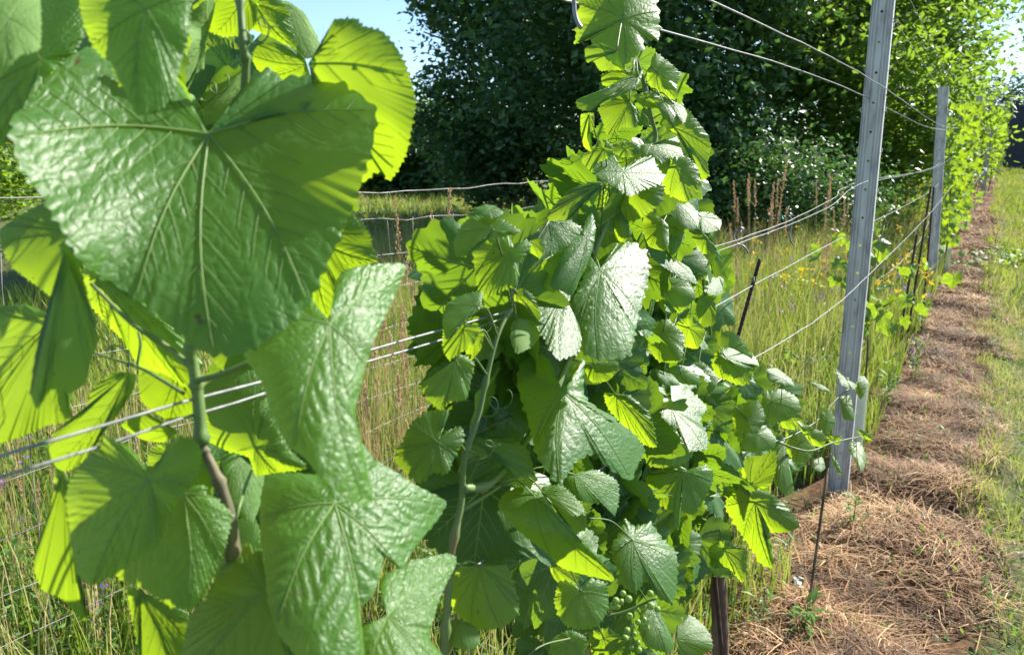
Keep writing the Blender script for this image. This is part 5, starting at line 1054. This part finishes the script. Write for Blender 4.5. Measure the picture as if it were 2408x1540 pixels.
def flowers(name, pts, hgt, sz, mat, label, n_pet=7):
    V, T, SV = [], [], MB()
    for p in pts:
        h_ = rng.uniform(*hgt); c0_ = p+[rng.normal(0, .03), rng.normal(0, .03), h_]; SV.tube([p, c0_], .0012, 3, tint=.3, cap=False)
        for j in range(n_pet):
            c = c0_+rng.normal(0, 1, 3)*[sz, sz, sz*1.1]; d = rng.normal(0, 1, 3)*sz*.9; e = rng.normal(0, 1, 3)*sz*.9; k = len(V); V += [c, c+d, c+d*.6+e, c+e*.8]; T += [(k, k+1, k+2), (k, k+2, k+3)]
    me = mesh(name, np.vstack([np.array(V), np.concatenate(SV.V)]), [np.array(T), np.concatenate(SV.Q)+len(V)], [M[mat], M['grass']], [0, 1], tint=rng.uniform(0, .45, len(V)+SV.n), smooth=False); o = link(name, me); tag(o, label, 'wildflowers', kind='stuff')
def region_pts(n, x0, x1, y0, y1): return [ground_pt(rng.uniform(x0, x1), rng.uniform(y0, y1))[0] for _ in range(n)]
flowers('yellow_wildflowers', region_pts(110, 830, 1100, 470, 590)+region_pts(30, 0, 140, 640, 720), (.3, .55), .016, 'yellow', 'yellow flowers dotting the sunlit meadow behind the fence')
flowers('purple_wildflowers', region_pts(110, 830, 1100, 470, 590)+region_pts(30, 0, 140, 640, 720), (.3, .55), .014, 'purple', 'purple flowers dotting the sunlit meadow behind the fence')
flowers('yellow_wildflowers', region_pts(170, 1750, 2180, 470, 820), (.35, .6), .018, 'yellow', 'small yellow flowers in the bank grass left of the first post')
flowers('purple_wildflowers', region_pts(90, 1700, 2150, 560, 850), (.3, .5), .012, 'purple', 'small purple flowers in the bank grass')
flowers('purple_wildflowers', region_pts(8, 2120, 2160, 840, 880)+region_pts(9, 230, 330, 1430, 1530)+region_pts(20, 0, 300, 1050, 1500), (.08, .25), .007, 'purple', 'purple flower spikes near the path edge and at the lower left')
flowers('yellow_wildflowers', region_pts(10, 1060, 1200, 1200, 1350), (.1, .25), .007, 'yellow', 'yellow flowers under the middle vine')
def weed(x, y, n, L, label, h=.12):
    g0, _ = ground_pt(x, y); V, Q, T = [], [], []
    for i in range(n):
        z = h*rng.uniform(.1, 1); az = rng.uniform(0, 6.28); d = np.array([math.cos(az), math.sin(az), rng.uniform(.1, .9)]); s = np.array([-math.sin(az), math.cos(az), 0])*L*.13; c = np.array([rng.normal(0, .015), rng.normal(0, .015), z]); l_ = L*rng.uniform(.6, 1.1)
        k = len(V); V += [c, c+d*l_*.4+s+[0, 0, .003], c+d*l_*.45-[0, 0, .002], c+d*l_*.4-s+[0, 0, .003], c+d*l_-[0, 0, l_*.25]]; T += [(k, k+1, k+2), (k, k+2, k+3), (k+1, k+4, k+2), (k+2, k+4, k+3)]
    o = empty('weed', g0, label, 'weed', 'leafy weeds by the row'); me = mesh('leaves', V, [np.array(T)], M['weed'], tint=rng.uniform(0, 1, len(V))); q = bpy.data.objects.new('leaves', me); COL.objects.link(q); q.parent = o
    b = MB(); b.tube([(0, 0, -.02), (0.004, 0, h)], .002, 5); me = b.build('stem', M['shoot'], loc=(0, 0, 0)); me.parent = o
for (x, y, n, L, lab) in [(1890, 1500, 26, .07, 'leafy green weed at the bottom edge on the mulch'), (1845, 1340, 22, .05, 'small leafy weed on bare soil right of the brown trunk'), (1790, 1480, 18, .05, 'low weed at the bottom edge beside the brown trunk'), (2005, 1235, 22, .05, 'low weed at the foot of the first post'), (2165, 790, 40, .07, 'bushy green weed between the rods and the path'), (2150, 900, 50, .07, 'leafy weed with narrow leaves at the path edge'), (2085, 960, 50, .08, 'tall weed right of the plastic tube'), (1640, 1330, 40, .08, 'feathery green weed left of the brown trunk'), (1610, 1400, 40, .08, 'feathery green weed under the grape bunch'), (60, 1480, 40, .07, 'green weed at the bottom left corner'), (200, 1400, 40, .06, 'green weed below the hanging left leaf'), (130, 1180, 40, .06, 'green weed behind the mesh at the left'), (960, 1350, 40, .06, 'green weed under the gap between the vines'), (1250, 1480, 40, .07, 'green weed below the middle vine'), (1010, 1480, 40, .06, 'green weed at the bottom edge near the middle shoot')]:
    weed(x, y, n, L, lab, .3 if n >= 40 else .12)
g0, _ = ground_pt(1887, 1420); flowers('white_wildflowers', [g0], (.05, .08), .010, 'white', 'single white flower on the soil right of the trunk', 9)
